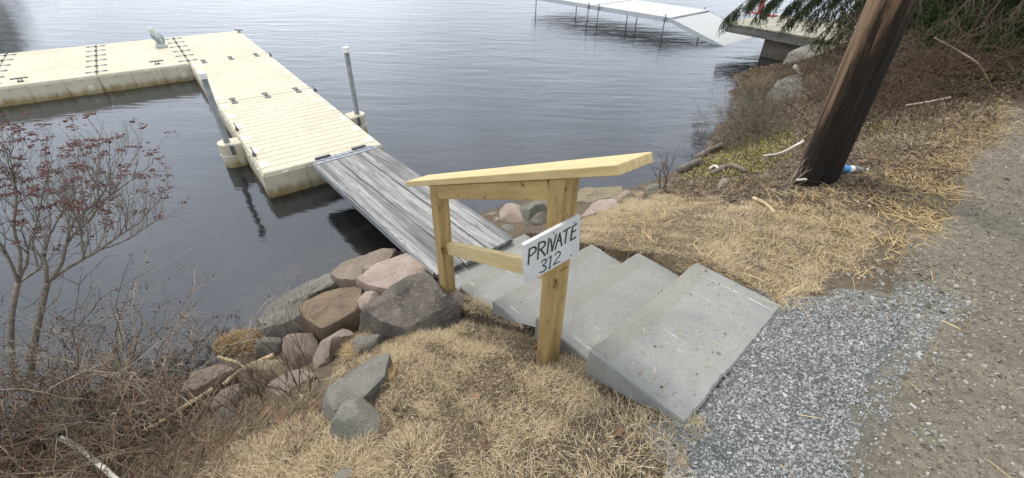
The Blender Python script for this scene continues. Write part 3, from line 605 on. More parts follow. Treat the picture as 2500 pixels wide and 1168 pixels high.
# ------------------------------------------------------------------ floating dock
DT = math.radians(127.964); DU = np.array([math.cos(DT), math.sin(DT), 0]); DV = np.array([DU[1], -DU[0], 0]); D0 = np.array([-2.987, 4.731, .33])
SLN, SWD = 3.05, 1.524
def dpt(u, v, z=0): return D0 + DU * u + DV * v + np.array([0, 0, z])
def dock_section():
    root = bpy.data.objects.new('dock_section', None); COL.objects.link(root); WORLD[root.name] = Matrix.Identity(4)
    # local: x along the section, y across (0..width towards -DV side flipped below), z=0 deck
    g = .005
    prof = [(g, -.36), (g, -.03), (g + .012, -.008), (g + .03, 0)]
    n = 20; pitch = (SLN - 2 * g) / n
    for i in range(1, n):
        x = g + i * pitch; prof += [(x - .006, 0), (x - .003, -.010), (x + .003, -.010), (x + .006, 0)]
    prof += [(SLN - g - .03, 0), (SLN - g - .012, -.008), (SLN - g, -.03), (SLN - g, -.36)]
    b2 = bmesh.new(); ys = [g, g + .010, g + .03, SWD - g - .03, SWD - g - .010, SWD - g]; dz = [-.03, -.008, 0, 0, -.008, -.03]
    rows = []
    for y, d in zip(ys, dz):
        rows.append([b2.verts.new((x, y, z if z <= -.3 else z + (d if z > -.02 else min(0, d + .01)))) for x, z in prof])
    for a, c in zip(rows[:-1], rows[1:]):
        for i in range(len(prof) - 1): b2.faces.new((a[i], a[i + 1], c[i + 1], c[i]))
        b2.faces.new((c[0], c[-1], a[-1], a[0]))
    # side walls: a panel between each groove
    for row, s in ((rows[0], 1), (rows[-1], -1)):
        lo = row[0], row[-1]
        f = list(row); f = f if s < 0 else f[::-1]; b2.faces.new(f)
    bmesh.ops.recalc_face_normals(b2, faces=b2.faces)
    bm_obj('deck', b2, 'cream_plastic', root)
    # moulded side panels with grooves between, and pocket spouts
    for k in range(6):
        for y, sg in ((g, -1), (SWD - g, 1)):
            x0, x1 = SLN * (k + .5) / 6 - SLN / 12, SLN * (k + .5) / 6 + SLN / 12
            bm_obj('side_panel', box_bm(max(x0, g) + .011, min(x1, SLN - g) - .011, -.004, .010, -.345, -.036, .007), 'cream_plastic', root, frame((0, y, 0), (1, 0, 0), (0, 1, 0)) if sg > 0 else Matrix.Translation((0, y - .006, 0)))
    for k in range(3):
        y0, y1 = SWD * k / 3, SWD * (k + 1) / 3
        bm_obj('side_panel', box_bm(-.010, .004, max(y0, g) + .011, min(y1, SWD - g) - .011, -.345, -.036, .007), 'cream_plastic', root, Matrix.Translation((g, 0, 0)))
    for k in range(6):
        x = SLN * (k + .5) / 6
        for y, s in ((0 + g, -1), (SWD - g, 1)):
            b3 = bmesh.new(); vs_ = [b3.verts.new((.085 * math.cos(a), min(.085 * math.sin(a), .03), .0035)) for a in np.linspace(0, 2 * math.pi, 24, endpoint=False)]
            b3.faces.new(vs_); ex_ = bmesh.ops.extrude_face_region(b3, geom=b3.faces[:]); 
            for v in ex_['geom']:
                if isinstance(v, bmesh.types.BMVert): v.co.z -= .012
            bmesh.ops.recalc_face_normals(b3, faces=b3.faces)
            bm_obj('pocket_cap', b3, 'cream_cap', root, Matrix.Translation((x, y - s * .055, 0)) @ Matrix.Rotation(0 if s > 0 else math.pi, 4, 'Z'))
            bq = bmesh.new(); box_bm(-.035, .035, -.012, .018, -.085, -.03, .008, bq)
            bm_obj('pocket_spout', bq, 'cream_plastic', root, frame((x, y, 0), (s, 0, 0), (0, s, 0)))
            if k % 2 == 0:
                bq = bmesh.new(); box_bm(-.035, .035, -.01, .02, -.335, -.275, .003, bq)
                bm_obj('bottom_clip', bq, 'dark_rubber', root, frame((x + .15, y, 0), (s, 0, 0), (0, s, 0)))
    for k in range(3):
        y = SWD * (k + .5) / 3
        bq = bmesh.new(); box_bm(-.035, .035, -.012, .018, -.085, -.03, .008, bq)
        bm_obj('pocket_spout', bq, 'cream_plastic', root, frame((g, y, 0), (0, 1, 0), (-1, 0, 0)))
    for (x, y, dx, dy) in ((.17, g, 0, -1), (SLN - .17, g, 0, -1), (g, .17, -1, 0), (SLN - .17, SWD - g, 0, 1)):
        bq = bmesh.new(); bmesh.ops.create_cone(bq, cap_ends=True, segments=28, radius1=.085, radius2=.078, depth=.036)
        fc_ = bm_obj('fill_cap', bq, 'cream_plastic', root, frame((x, y, -.19), (-dy, dx, 0), (0, 0, 1)))
        bq = bmesh.new(); bmesh.ops.create_cone(bq, cap_ends=True, segments=24, radius1=.04, radius2=.036, depth=.048)
        bm_obj('fill_plug', bq, 'cream_cap', fc_, frame((x, y, -.19), (-dy, dx, 0), (0, 0, 1)))
    return root
def coupler(along_x, parent, x, y):
    b3 = bmesh.new(); n = 32; vs_ = []
    for a in np.linspace(0, 2 * math.pi, n, endpoint=False):
        c, s = math.cos(a), math.sin(a); r = .022 + .036 * abs(c) ** 1.5
        vs_.append(b3.verts.new((c * .175, math.copysign(min(abs(s) * .09, r * 1.15), s), .006)))
    b3.faces.new(vs_); e = bmesh.ops.extrude_face_region(b3, geom=b3.faces[:])
    for v in e['geom']:
        if isinstance(v, bmesh.types.BMVert): v.co.z -= .012
    bmesh.ops.recalc_face_normals(b3, faces=b3.faces); cyl = bmesh.ops.create_cone(b3, cap_ends=True, segments=14, radius1=.022, radius2=.02, depth=.014)
    for v in cyl['verts']: v.co.z += .012
    return bm_obj('coupler', b3, 'dark_rubber', parent, Matrix.Translation((x, y, .001)) @ Matrix.Rotation(0 if along_x else math.pi / 2, 4, 'Z'))
proto = dock_section()
def place(root, u, v):
    # local x -> DU, local y -> -DV, so the far edge in v is y = 0
    p = dpt(u, v + SWD)
    M = Matrix(((DU[0], -DV[0], 0, p[0]), (DU[1], -DV[1], 0, p[1]), (0, 0, 1, .33), (0, 0, 0, 1)))
    root.matrix_basis = M; WORLD[root.name] = M
DOCKS = [(0, 0, 'cream plastic dock section joined to the grey plank gangway'), (SLN, 0, 'cream plastic dock section in the middle of the straight walkway'),
         (2 * SLN, 0, 'cream plastic dock section forming the outer corner of the dock'), (2 * SLN, -SWD, 'cream plastic dock section with the pale bird decoy standing on it'),
         (2 * SLN, -2 * SWD, 'cream plastic dock arm section next beyond the one with the bird decoy'), (2 * SLN, -3 * SWD, 'cream plastic dock arm section, third from the outer corner')]
secs = []
for i, (u, v, lab) in enumerate(DOCKS):
    r = proto if i == 0 else copy_tree(proto); secs.append(r); 
for r, (u, v, lab) in zip(secs, DOCKS):
    place(r, u, v); tag(r, lab, 'dock', 'sections of the floating cream dock')
def locm(i): return WORLD[secs[i].name]
def child_local(o, i):
    o.parent = secs[i]; o.matrix_basis = o.matrix_basis
for i in (0, 1):
    for k in range(3):
        o = coupler(True, None, SLN, SWD * (k + .5) / 3); child_local(o, i)
for i in (2, 3, 4):
    for k in range(6):
        o = coupler(False, None, SLN * (k + .5) / 6, SWD); child_local(o, i)
def cleat(i, x, y, rot):
    b3 = box_bm(-.045, .045, -.022, .022, 0, .012, .004)
    box_bm(-.03, -.014, -.012, .012, .01, .045, .004, b3); box_bm(.014, .03, -.012, .012, .01, .045, .004, b3)
    t = bmesh.new(); bmesh.ops.create_cone(t, cap_ends=True, segments=10, radius1=.012, radius2=.012, depth=.24)
    for v in t.verts:
        k = abs(v.co.z) / .12; v.co = Vector((v.co.z, v.co.x * (1 - .3 * k), v.co.y + .05 + .008 * k))
    me_ = bpy.data.meshes.new('tmp'); t.to_mesh(me_); t.free(); b3.from_mesh(me_); bpy.data.meshes.remove(me_)
    o = bm_obj('cleat', b3, 'dark_rubber', None, Matrix.Translation((x, y, .002)) @ Matrix.Rotation(rot, 4, 'Z')); child_local(o, i)
def cleat_px(i, px, py, rot):
    P = at(px, py, .33) - locm(i).translation; cleat(i, float(P @ DU), float(P @ -DV), rot)
cleat_px(3, 385, 157, math.pi / 2); cleat_px(4, 51, 200, math.pi / 2)
cleat_px(0, 579, 318, 0); cleat_px(0, 621, 380, 0); cleat_px(1, 770, 224, 0); cleat_px(2, 661, 138, 0); cleat_px(2, 584, 80, .7)
# pile brackets with galvanised piles
def pile(sec, u, v, outv, ztop, lab):
    c = dpt(u, v + outv * .16); ly = SWD - v - outv * .16; sg = -outv          # local y of the pile, sign of the outward side
    b3 = cyl_bm(.135, .135, .34, 28)
    for w in b3.verts: w.co.z -= .345; w.co.y *= .85
    box_bm(-.13, .13, min(0, -sg * .155), max(0, -sg * .155), -.34, -.008, .01, b3)
    br = bm_obj('pile_bracket', b3, 'cream_plastic', None, Matrix.Translation((u, ly, 0))); child_local(br, sec)
    b3 = cyl_bm(.141, .141, .014, 28)
    for w in b3.verts: w.co.z -= .17; w.co.y *= .86
    bm_obj('bracket_band', b3, 'cream_cap', br, WORLD[br.name])
    bm_obj('bracket_slot', box_bm(-.012, .012, -.025, .025, -.15, -.02, .004), 'dark_rubber', br, Matrix.Translation((u - .130, ly - sg * .03, 0)))
    e = empty('mooring_pile', (c[0], c[1], -.6), lab, 'pile', 'galvanised pipe piles holding the dock')
    b3 = cyl_bm(.037, .037, ztop + 1.6, 20)
    for w in b3.verts: w.co.z -= 1.6
    tilt = (Matrix.Translation((c[0], c[1], 0)) @ Matrix.Rotation(math.radians(1.0), 4, 'Y'))
    bm_obj('pipe', b3, 'galvanised', e, tilt, True)
    b3 = cyl_bm(.046, .044, .07, 20)
    for w in b3.verts: w.co.z += ztop - .03
    bm_obj('cap', b3, 'white_cap', e, tilt)
_pl = at(560, 345, .33) - D0; _pr = at(868, 278, .33) - D0
pile(0, float(_pl @ DU), 0.0, -1, 1.20, 'white-capped galvanised pipe pile on the lagoon side between walkway and dock arm')
pile(0, float(_pr @ DU), SWD, 1, 1.27, 'white-capped galvanised pipe pile on the open-lake side of the walkway')

# ------------------------------------------------------------------ gangway of three grey planks
GA, GB = at(764, 401, .40), at(923, 361, .40); GC, GD = at(1063, 671, .46), at(1249, 577, .46)
gw = empty('gangway', (GA + GD) / 2, 'weathered grey three-plank gangway from the dock to the stone steps', 'gangway')
gl_ = GC - GA; gwid = GB - GA; gln = float(np.linalg.norm(gl_)) ; ge = gl_ / gln; gside = gwid - ge * (gwid @ ge); gwd = float(np.linalg.norm(gside)); gside /= gwd
for k in range(3):
    a = gwd * k / 3 + .005; b_ = gwd * (k + 1) / 3 - .005
    b2 = box_bm(0, gln + .03 * (1 if k == 1 else .3), a, b_, -.038, 0, .003)
    bmesh.ops.subdivide_edges(b2, edges=[e for e in b2.edges if e.calc_length() > 1], cuts=14)
    for v in b2.verts: v.co.y += .0025 * mnoise.noise(Vector((v.co.x * 2, k * 5., 0))); v.co.z += .003 * mnoise.noise(Vector((v.co.x * 1.3, k * 9., 7)))
    bm_obj('plank', b2, 'grey_plank', gw, frame(GA, ge, gside))
for yy in (-.006, gwd + .006):
    b2 = box_bm(.02, gln - .02, yy - .004, yy + .004, -.075, -.002, .001); bm_obj('side_rail', b2, 'alu_dark', gw, frame(GA, ge, gside))
for xx in (.9, 1.9):
    b2 = box_bm(xx, xx + .09, .02, gwd - .02, -.08, -.0385, .003); bm_obj('cross_batten', b2, 'grey_plank', gw, frame(GA, ge, gside))
b2 = bmesh.new(); box_bm(-.015, .055, .0, gwd, .001, .007, .001, b2)
for k in range(9): box_bm(-.04, .0, gwd * k / 9 + .012, gwd * (k + .55) / 9 + .012, .003, .016, .003, b2)
box_bm(-.10, -.035, .05, gwd - .05, -.004, .004, .001, b2)
hp_ = bm_obj('hinge_plate', b2, 'hinge_metal', gw, frame(GA, ge, gside))
for yy in (.16, gwd - .2):
    b2 = box_bm(-.13, -.07, yy - .1, yy + .1, .0, .025, .012, seg=2); bm_obj('hinge_clamp', b2, 'dark_rubber', hp_, frame(GA, ge, gside))
for k in range(3):
    for xx in (.95, 1.95, gln - .12):
        for f in (.2, .75):
            b2 = cyl_bm(.007, .006, .003, 8); y_ = gwd * (k + f) / 3
            bm_obj('nail_head', b2, 'alu_dark', gw, frame(GA, ge, gside) @ Matrix.Translation((xx, y_, .001)))

# ------------------------------------------------------------------ rocks
def rock(poly, z, up, down, mat, lab, seed, flat=.5, tilt=(0, 0), conv=None, rough=1.0, group=None, name='boulder'):
    conv = conv or (lambda p: p)
    Pw = np.array([at(*conv(p), z)[:2] for p in poly]); n = len(Pw)
    d = np.r_[0, np.cumsum(np.linalg.norm(np.diff(np.vstack([Pw, Pw[:1]]), axis=0), axis=1))]; m = 44
    t = np.linspace(0, d[-1], m, endpoint=False); Pc = np.vstack([Pw, Pw[:1]])
    E = np.column_stack([np.interp(t, d, Pc[:, 0]), np.interp(t, d, Pc[:, 1])])
    E = .12 * np.roll(E, 1, 0) + .76 * E + .12 * np.roll(E, -1, 0)
    c = E.mean(0); E = c + (E - c) * 1.15; size = float(np.sqrt(((E - c) ** 2).sum(1)).mean())
    slab = flat >= .65
    ringsS = [.15, .35, .55, .75, .9, .975, 1.0, 1.012, 1.02, 1.0, .93] if slab else [.12, .3, .48, .64, .78, .89, .965, 1.0, 1.02, 1.0, .93]
    pf = lambda s: (1 - s ** (2 + 16 * flat * flat))
    V = [(*c, 0)]; Fc = []
    zz = ([up] * 5 + [up * .98 - .002, up * .75 - .008, up * .2, -down * .3, -down * .65, -down]) if slab else [up * pf(s) for s in ringsS[:7]] + [up * .05 - .0, -down * .3, -down * .65, -down]
    for s, zr in zip(ringsS, zz):
        for e in E: V.append((c[0] + (e[0] - c[0]) * s, c[1] + (e[1] - c[1]) * s, zr))
    V[0] = (*c, up)
    V = np.array(V); V[:, 2] += z + (V[:, 0] - c[0]) * tilt[0] + (V[:, 1] - c[1]) * tilt[1]
    for i in range(m): Fc.append((0, 1 + i, 1 + (i + 1) % m))
    nr = len(ringsS)
    for r_ in range(nr - 1):
        for i in range(m):
            a = 1 + r_ * m + i; b_ = 1 + r_ * m + (i + 1) % m; Fc.append((a, a + m, b_ + m, b_))
    me = bpy.data.meshes.new(name); o3 = (c[0], c[1], z); V = V - np.array(o3)
    me.from_pydata(V.tolist(), [], Fc); me.update()
    nn = np.empty(len(V) * 3); me.vertices.foreach_get('normal', nn) if hasattr(me.vertices[0], 'normal') else None
    nn = nn.reshape(-1, 3); sd_ = Vector((seed * 3.1, seed * 1.7, seed * 5.3)); out = V.copy()
    for i, v in enumerate(V):
        p = Vector(v); s1 = mnoise.noise(p * (1.5 / size) + sd_); s2 = mnoise.noise(p * (4.0 / size) + sd_); s3 = mnoise.noise(p * (11.0 / size) + sd_)
        ch = mnoise.cell(p * (2.6 / size) + sd_) - .5
        out[i] += nn[i] * size * rough * ((.05 * s1 + .03 * s2 + .03 * s3 + .035 * ch) if slab else (.06 * s1 + .04 * s2 + .028 * s3 + .03 * ch))
    rq = random.Random(seed * 17 + 3)
    for _ in range(5 if slab else 15):
        a = rq.uniform(0, 6.28); el = rq.uniform(.05, 1.25) if flat < .65 else rq.uniform(.15, .7); nv = np.array([math.cos(a) * math.cos(el), math.sin(a) * math.cos(el), math.sin(el)])
        dd = out @ nv; lim = dd.max() * rq.uniform(.68, .9) if el < .9 else dd.max() * rq.uniform(.80, .93); over = dd > lim
        out[over] -= nv[None] * ((dd[over] - lim) * .96)[:, None]
    me.vertices.foreach_set('co', out.ravel()); me.polygons.foreach_set('use_smooth', [True] * len(me.polygons)); me.update()
    o = meshobj(name, me, mat, None, Matrix.Translation(o3)); tag(o, lab, 'rock', group)
    try: me.set_sharp_from_angle(angle=math.radians(22))
    except Exception: pass
    return o
zA = lambda p: (620 + p[0] * .3766, 560 + p[1] * .3766)
zB = lambda p: (430 + p[0] * .315, 800 + p[1] * .315)
zR = lambda p: (1150 + p[0] * .188, 440 + p[1] * .188)
zP = lambda p: (1550 + p[0] * .18, 350 + p[1] * .18)
GL_, GR_ = 'boulders on the bank left of the steps', 'boulders on the bank right of the steps'
rock([(705,350),(790,260),(1010,175),(1080,235),(1145,295),(1100,345),(900,415),(760,385)], .40, .05, .25, 'rock_pink', 'flat pale pink stone slab beside the gangway end', 1, 1.0, (.0, -.06), zA, .5, GL_)
rock([(685,560),(800,490),(900,415),(1080,330),(1150,325),(1240,430),(1310,530),(1280,590),(1120,640),(1010,680),(860,650),(700,600)], .54, .07, .35, 'rock_dark', 'big blackish angular stone between pink slab and lower handrail post', 2, .9, (.10, .04), zA, .7, GL_)
rock([(655,475),(720,420),(870,425),(790,490),(720,525)], .40, .05, .2, 'rock_pink', 'small pinkish stone wedged under the flat pink slab', 3, .5, (0, 0), zA, 1, GL_)
rock([(335,530),(420,465),(560,405),(650,390),(700,420),(690,500),(690,570),(560,640),(470,685),(370,620)], .30, .10, .3, 'rock_brown', 'ochre-brown boulder beside the big blackish stone', 4, .7, (.05, .0), zA, .9, GL_)
rock([(55,640),(120,570),(200,500),(330,410),(540,340),(620,385),(480,430),(340,510),(360,620),(190,700),(60,700)], .09, .10, .3, 'rock_grey', 'long grey boulder lying half in the water', 5, .7, (0, 0), zA, 1, GL_)
rock([(535,330),(600,270),(650,210),(790,175),(910,190),(900,240),(780,275),(710,345),(690,390),(620,380)], .17, .09, .3, 'rock_tan', 'grey-brown boulder at the waterline behind the pink slab', 6, .66, (0, 0), zA, 1.1, GL_)
rock([(1240,430),(1300,380),(1385,460),(1360,505),(1290,505)], .56, .04, .15, 'rock_tan', 'small tan stone against the foot of the lower handrail post', 7, .6, (0, 0), zA, .8, GL_)
rock([(175,780),(240,700),(300,668),(390,690),(405,760),(400,830),(350,900),(260,905),(200,860)], .26, .14, .3, 'rock_tan', 'rounded tan boulder behind the thin dark bush stems', 8, .3, (0, 0), zA, .8, GL_)
rock([(385,820),(420,750),(490,700),(600,650),(700,650),(640,720),(520,800),(490,885),(410,900)], .34, .10, .3, 'rock_tan', 'long smooth brownish boulder beside the golden grass tuft', 9, .35, (0, 0), zA, .7, GL_)
rock([(-60,900),(0,870),(120,850),(240,890),(270,950),(140,1000),(0,1040),(-80,1000)], .32, .10, .35, 'rock_lichen', 'yellowish lichen-stained boulder under the thin dark bush stems', 10, .4, (0, 0), zA, .7, GL_)
rock([(0,770),(30,730),(90,720),(180,725),(170,780),(100,810),(20,820)], .10, .09, .3, 'rock_grey', 'small pale grey boulder between tan boulder and water', 11, .4, (0, 0), zA, .9, GL_)
rock([(105,520),(160,450),(240,400),(400,310),(540,290),(560,350),(540,400),(400,440),(250,540),(130,560)], .20, .12, .35, 'rock_tan', 'broad brown boulder crossed by the tan stick', 12, .66, (0, 0), zB, .8, GL_)
rock([(280,560),(400,480),(530,440),(530,510),(420,580),(300,610)], .24, .07, .3, 'rock_pink', 'pale low stone below the broad brown boulder', 13, .6, (0, 0), zB, .9, GL_)
rock([(700,500),(880,390),(1100,330),(1110,390),(1040,430),(900,520),(800,600),(690,630)], .40, .05, .25, 'rock_tan', 'flat grey-brown stone below the lichen-stained boulder', 14, .9, (0, 0), zB, .6, GL_)
rock([(310,680),(360,640),(440,640),(460,700),(420,750),(320,740)], .28, .06, .25, 'rock_slate', 'small bluish stone under the brambles', 15, .5, (0, 0), zB, .8, GL_)
rock([(790,990),(815,950),(840,928),(890,898),(930,884),(946,892),(937,940),(910,965),(890,985),(850,1010),(805,1032)], .74, .06, .3, 'rock_slate', 'blue-grey slab stone set in the dry lawn', 16, .8, (.12, .02), None, .7, GL_)
rock([(802,1052),(825,1010),(850,985),(890,983),(920,1015),(958,1035),(957,1085),(920,1103),(875,1110),(825,1085)], .79, .11, .3, 'rock_slate', 'rounded grey-green stone beside the blue-grey slab in the lawn', 17, .3, (0, 0), None, .7, GL_)
rock([(790,1185),(820,1158),(860,1148),(885,1165),(880,1200),(820,1210)], .85, .05, .2, 'rock_slate', 'grey stone barely showing in the grass below the rounded lawn stone', 18, .4, (0, 0), None, .8, GL_)
rock([(840,840),(880,822),(935,815),(925,840),(870,860)], .50, .03, .15, 'rock_grey', 'low grey stone behind the golden grass tuft', 19, .6, (0, 0), None, .8, GL_)
rock([(640,275),(700,250),(760,240),(850,150),(930,130),(960,180),(900,200),(860,190),(800,230)], -.02, .05, .3, 'rock_dark', 'dark stone in the shadow under the gangway end', 20, .4, (0, 0), zA, 1, GL_)
rock([(205,290),(265,205),(300,250),(335,330),(270,345),(215,320)], -.16, .06, .2, 'rock_tan', 'tan stone lying under water off the grey boulder', 21, .6, (0, 0), zA, .8, GL_)
rock([(480,210),(560,190),(640,195),(600,230),(500,235)], -.14, .04, .2, 'rock_brown', 'brownish flat stone under water by the floating leaf', 22, .6, (0, 0), zA, .8, GL_)
# right bank
rock([(25,400),(75,250),(720,240),(640,330),(370,350),(150,470)], -.06, .03, .3, 'rock_slate', 'flat grey slab lying just under the water', 31, 1.0, (0, 0), zR, .4, GR_)
rock([(370,500),(365,400),(400,340),(600,330),(650,420),(690,600),(640,660),(540,600),(430,540)], .12, .12, .3, 'rock_pink', 'pinkish angular boulder next to the gangway', 32, .5, (.05, .1), zR, .9, GR_)
rock([(640,420),(720,345),(850,330),(950,350),(970,440),(860,500),(760,540),(690,575),(640,520)], .17, .12, .3, 'rock_green', 'greenish grey boulder touching the pinkish angular one', 33, .4, (0, 0), zR, .8, GR_)
rock([(660,650),(740,555),(860,500),(950,470),(1000,560),(980,660),(850,710),(770,715)], .26, .10, .3, 'rock_dark', 'dark brown boulder above the end of the lowest step', 34, .5, (0, 0), zR, .8, GR_)
rock([(390,620),(430,585),(540,640),(640,680),(600,720),(540,730),(450,690)], .22, .05, .2, 'rock_green', 'small mottled stone at the gangway edge', 35, .4, (0, 0), zR, .9, GR_)
rock([(285,540),(340,480),(420,540),(410,590),(340,590)], .10, .06, .2, 'rock_pink', 'little reddish stone in front of the pinkish boulder', 36, .4, (0, 0), zR, .9, GR_)
rock([(130,490),(250,440),(350,430),(380,480),(270,520)], .0, .05, .2, 'rock_tan', 'low tan stone at the waterline by the gangway', 37, .4, (0, 0), zR, .9, GR_)
rock([(1420,540),(1480,420),(1560,360),(1700,300),(1800,300),(1860,370),(1900,430),(1820,540),(1600,600),(1430,610)], .26, .08, .3, 'rock_pink', 'wide pink-grey slab stone between sign and straw', 38, .7, (0, .03), zR, .5, GR_)
rock([(1300,200),(1500,170),(1700,165),(1900,150),(1960,200),(1820,280),(1650,310),(1500,360),(1300,340)], .06, .07, .3, 'rock_lichen', 'flat greenish tan stone along the waterline', 39, .8, (0, 0), zR, .6, GR_)
rock([(1820,260),(1920,185),(2020,155),(2110,170),(2180,225),(2060,300),(2000,335),(1860,320)], .13, .09, .25, 'rock_tan', 'pale stone with a dark underside at the straw edge', 40, .4, (0, 0), zR, .8, GR_)
rock([(700,325),(800,290),(960,265),(1100,250),(1150,330),(1000,400),(800,350)], .08, .10, .3, 'rock_pink', 'long reddish stone behind the greenish boulder', 41, .5, (0, 0), zR, .9, GR_)
rock([(150,590),(230,555),(300,560),(380,600),(370,640),(240,660),(160,630)], .12, .05, .2, 'rock_grey', 'rounded greenish grey stone by the bare sapling', 42, .4, (0, 0), zP, .8, GR_)
rock([(390,590),(460,565),(540,580),(550,620),(440,640)], .12, .04, .2, 'rock_slate', 'small blue-grey stone behind the bare sapling', 43, .4, (0, 0), zP, .8, GR_)
rock([(1130,580),(1180,505),(1250,510),(1290,600),(1200,650),(1150,630)], .50, .05, .2, 'rock_tan', 'upright brownish stone among leaves near the pole', 44, .5, (0, .1), zP, .9, GR_)
rock([(1450,610),(1550,570),(1660,600),(1600,650),(1490,645)], .62, .04, .15, 'rock_lichen', 'low tan stone among leaves near the pole', 45, .5, (0, 0), zP, .8, GR_)
rock([(1575,690),(1640,635),(1740,650),(1760,720),(1670,745),(1590,725)], .68, .05, .15, 'rock_slate', 'small round pale grey stone near the pole foot', 46, .3, (0, 0), zP, .7, GR_)
rock([(1845,730),(1900,690),(2000,685),(2100,700),(2180,830),(2140,860),(1990,825),(1880,790)], .80, .04, .15, 'rock_dark', 'dark slate slab in the straw below the pole', 47, .9, (0, .03), zP, .6, GR_)
rock([(1500,545),(1600,480),(1690,510),(1660,570),(1560,560)], .60, .03, .15, 'rock_pink', 'reddish flat stone behind the low tan stone', 48, .6, (0, 0), zP, .8, GR_)
rock([(1925,135),(1958,116),(2040,106),(2070,130),(2050,152),(2000,165),(1952,158)], .50, .10, .5, 'rock_slate', 'big smooth grey ledge stone below the old wooden deck', 49, .6, (0, 0), None, .5, GR_)
rock([(1945,172),(1985,160),(2030,162),(2030,182),(1990,186),(1950,184)], .42, .06, .4, 'rock_slate', 'flat grey ledge stone in front of the big smooth one', 50, .8, (0, 0), None, .6, GR_)
rock([(1880,220),(1925,196),(1990,188),(2020,200),(2000,222),(1940,232)], .42, .06, .4, 'rock_grey', 'flat dark grey stone beside the reed tuft', 51, .7, (0, 0), None, .6, GR_)
rock([(1855,190),(1890,180),(1905,196),(1880,212),(1855,208)], .05, .06, .3, 'rock_dark', 'dark wet stone at the waterline by the reed tuft', 52, .4, (0, 0), None, .9, GR_)
# ------------------------------------------------------------------ utility pole
pp = at(1990, 440, 1.0)
b2 = bmesh.new(); nseg, nring = 40, 40; H = 7.5
rows = []
for k in range(nring + 1):
    z = -.4 + (H + .4) * (k / nring); r0 = .160 - .010 * z; row = []
    for j in range(nseg):
        a = 2 * math.pi * j / nseg; r = r0 * (1 + .03 * mnoise.noise(Vector((math.cos(a) * 2, math.sin(a) * 2, z * .5))) + .018 * mnoise.noise(Vector((math.cos(a) * 9, math.sin(a) * 9, z * .25))))
        row.append(b2.verts.new((r * math.cos(a), r * math.sin(a), z)))
    rows.append(row)
for a, c in zip(rows[:-1], rows[1:]):
    for j in range(nseg): b2.faces.new((a[j], a[(j + 1) % nseg], c[(j + 1) % nseg], c[j]))
b2.faces.new(rows[-1])
_pz = math.atan2(pp[1], pp[0])
pole = bm_obj('utility_pole', b2, 'creosote_pole', None, Matrix.Translation(pp) @ Matrix.Rotation(math.radians(-1.6), 4, 'Y') @ Matrix.Rotation(math.radians(-35), 4, 'Z'), True)
tag(pole, 'tall dark weathered wooden utility pole on the bank', 'pole')

# ------------------------------------------------------------------ far aluminium dock with ramp
A = at(1640, 44, .5); Cc = at(1405, 6, .5); lng = Cc - A; lng[2] = 0; lng /= np.linalg.norm(lng); wdv = np.array([lng[1], -lng[0], 0]); wdt = 2.3
Mf = frame(A, lng, -wdv)
def flocal(x0, x1, y0, y1, z0, z1, bev=.004): return box_bm(x0, x1, y0, y1, z0, z1, bev)
sec_len = 3.05
for k, lab in enumerate(('grey aluminium dock section at the top of the submerged ramp', 'grey aluminium dock section farther out, behind the ramp section')):
    x0 = k * sec_len + .01; x1 = (k + 1) * sec_len - .01
    e = empty('aluminium_dock', A + lng * (x0 + 1.5) - np.array([0, 0, .5]), lab, 'dock', 'sections of the aluminium dock')
    for j in range(8):
        y0 = -wdt * (j + 1) / 8 + .004; y1 = -wdt * j / 8 - .004
        bm_obj('deck_panel', flocal(x0 + .03, x1 - .03, y0, y1, -.03, 0), 'aluminium', e, Mf)
    for y0, y1 in ((-wdt - .03, -wdt + .0), (0, .03)): bm_obj('side_beam', flocal(x0, x1, y0, y1, -.13, .008), 'aluminium', e, Mf)
    for x in (x0, x1 - .03): bm_obj('end_beam', flocal(x, x + .03, -wdt, 0, -.13, -.032), 'alu_dark', e, Mf)
    for x in (x0 + .18, x1 - .25):
        for y in (.055, -wdt - .055):
            b3 = cyl_bm(.018, .018, 1.68, 10)
            for v in b3.verts: v.co.z -= 1.6
            lg = bm_obj('leg', b3, 'alu_dark', e, Mf @ Matrix.Translation((x, y, 0)))
            bm_obj('leg_bracket', flocal(x - .04, x + .04, y - .035, y + .035, -.12, -.02), 'alu_dark', lg, Mf)
rp = empty('dock_ramp', A - np.array([0, 0, .5]), 'ribbed aluminium ramp sloping from the dock down under water', 'ramp')
Mr = frame(A + np.array([0, 0, -.03]), -lng * 1.0 + np.array([0, 0, -.26]), wdv)
for j in range(12):
    y0 = wdt * j / 12; bm_obj('ramp_slat', box_bm(0.03, 4.0, y0 + .012, y0 + wdt / 12 - .012, -.03, 0, .004), 'ramp_panel', rp, Mr)
bm_obj('ramp_backing', box_bm(0.03, 4.0, 0, wdt, -.055, -.034, .002), 'alu_dark', rp, Mr)
for y in (-.03, wdt): bm_obj('side_beam', box_bm(0, 4.0, y, y + .03, -.10, .02, .003), 'aluminium', rp, Mr)

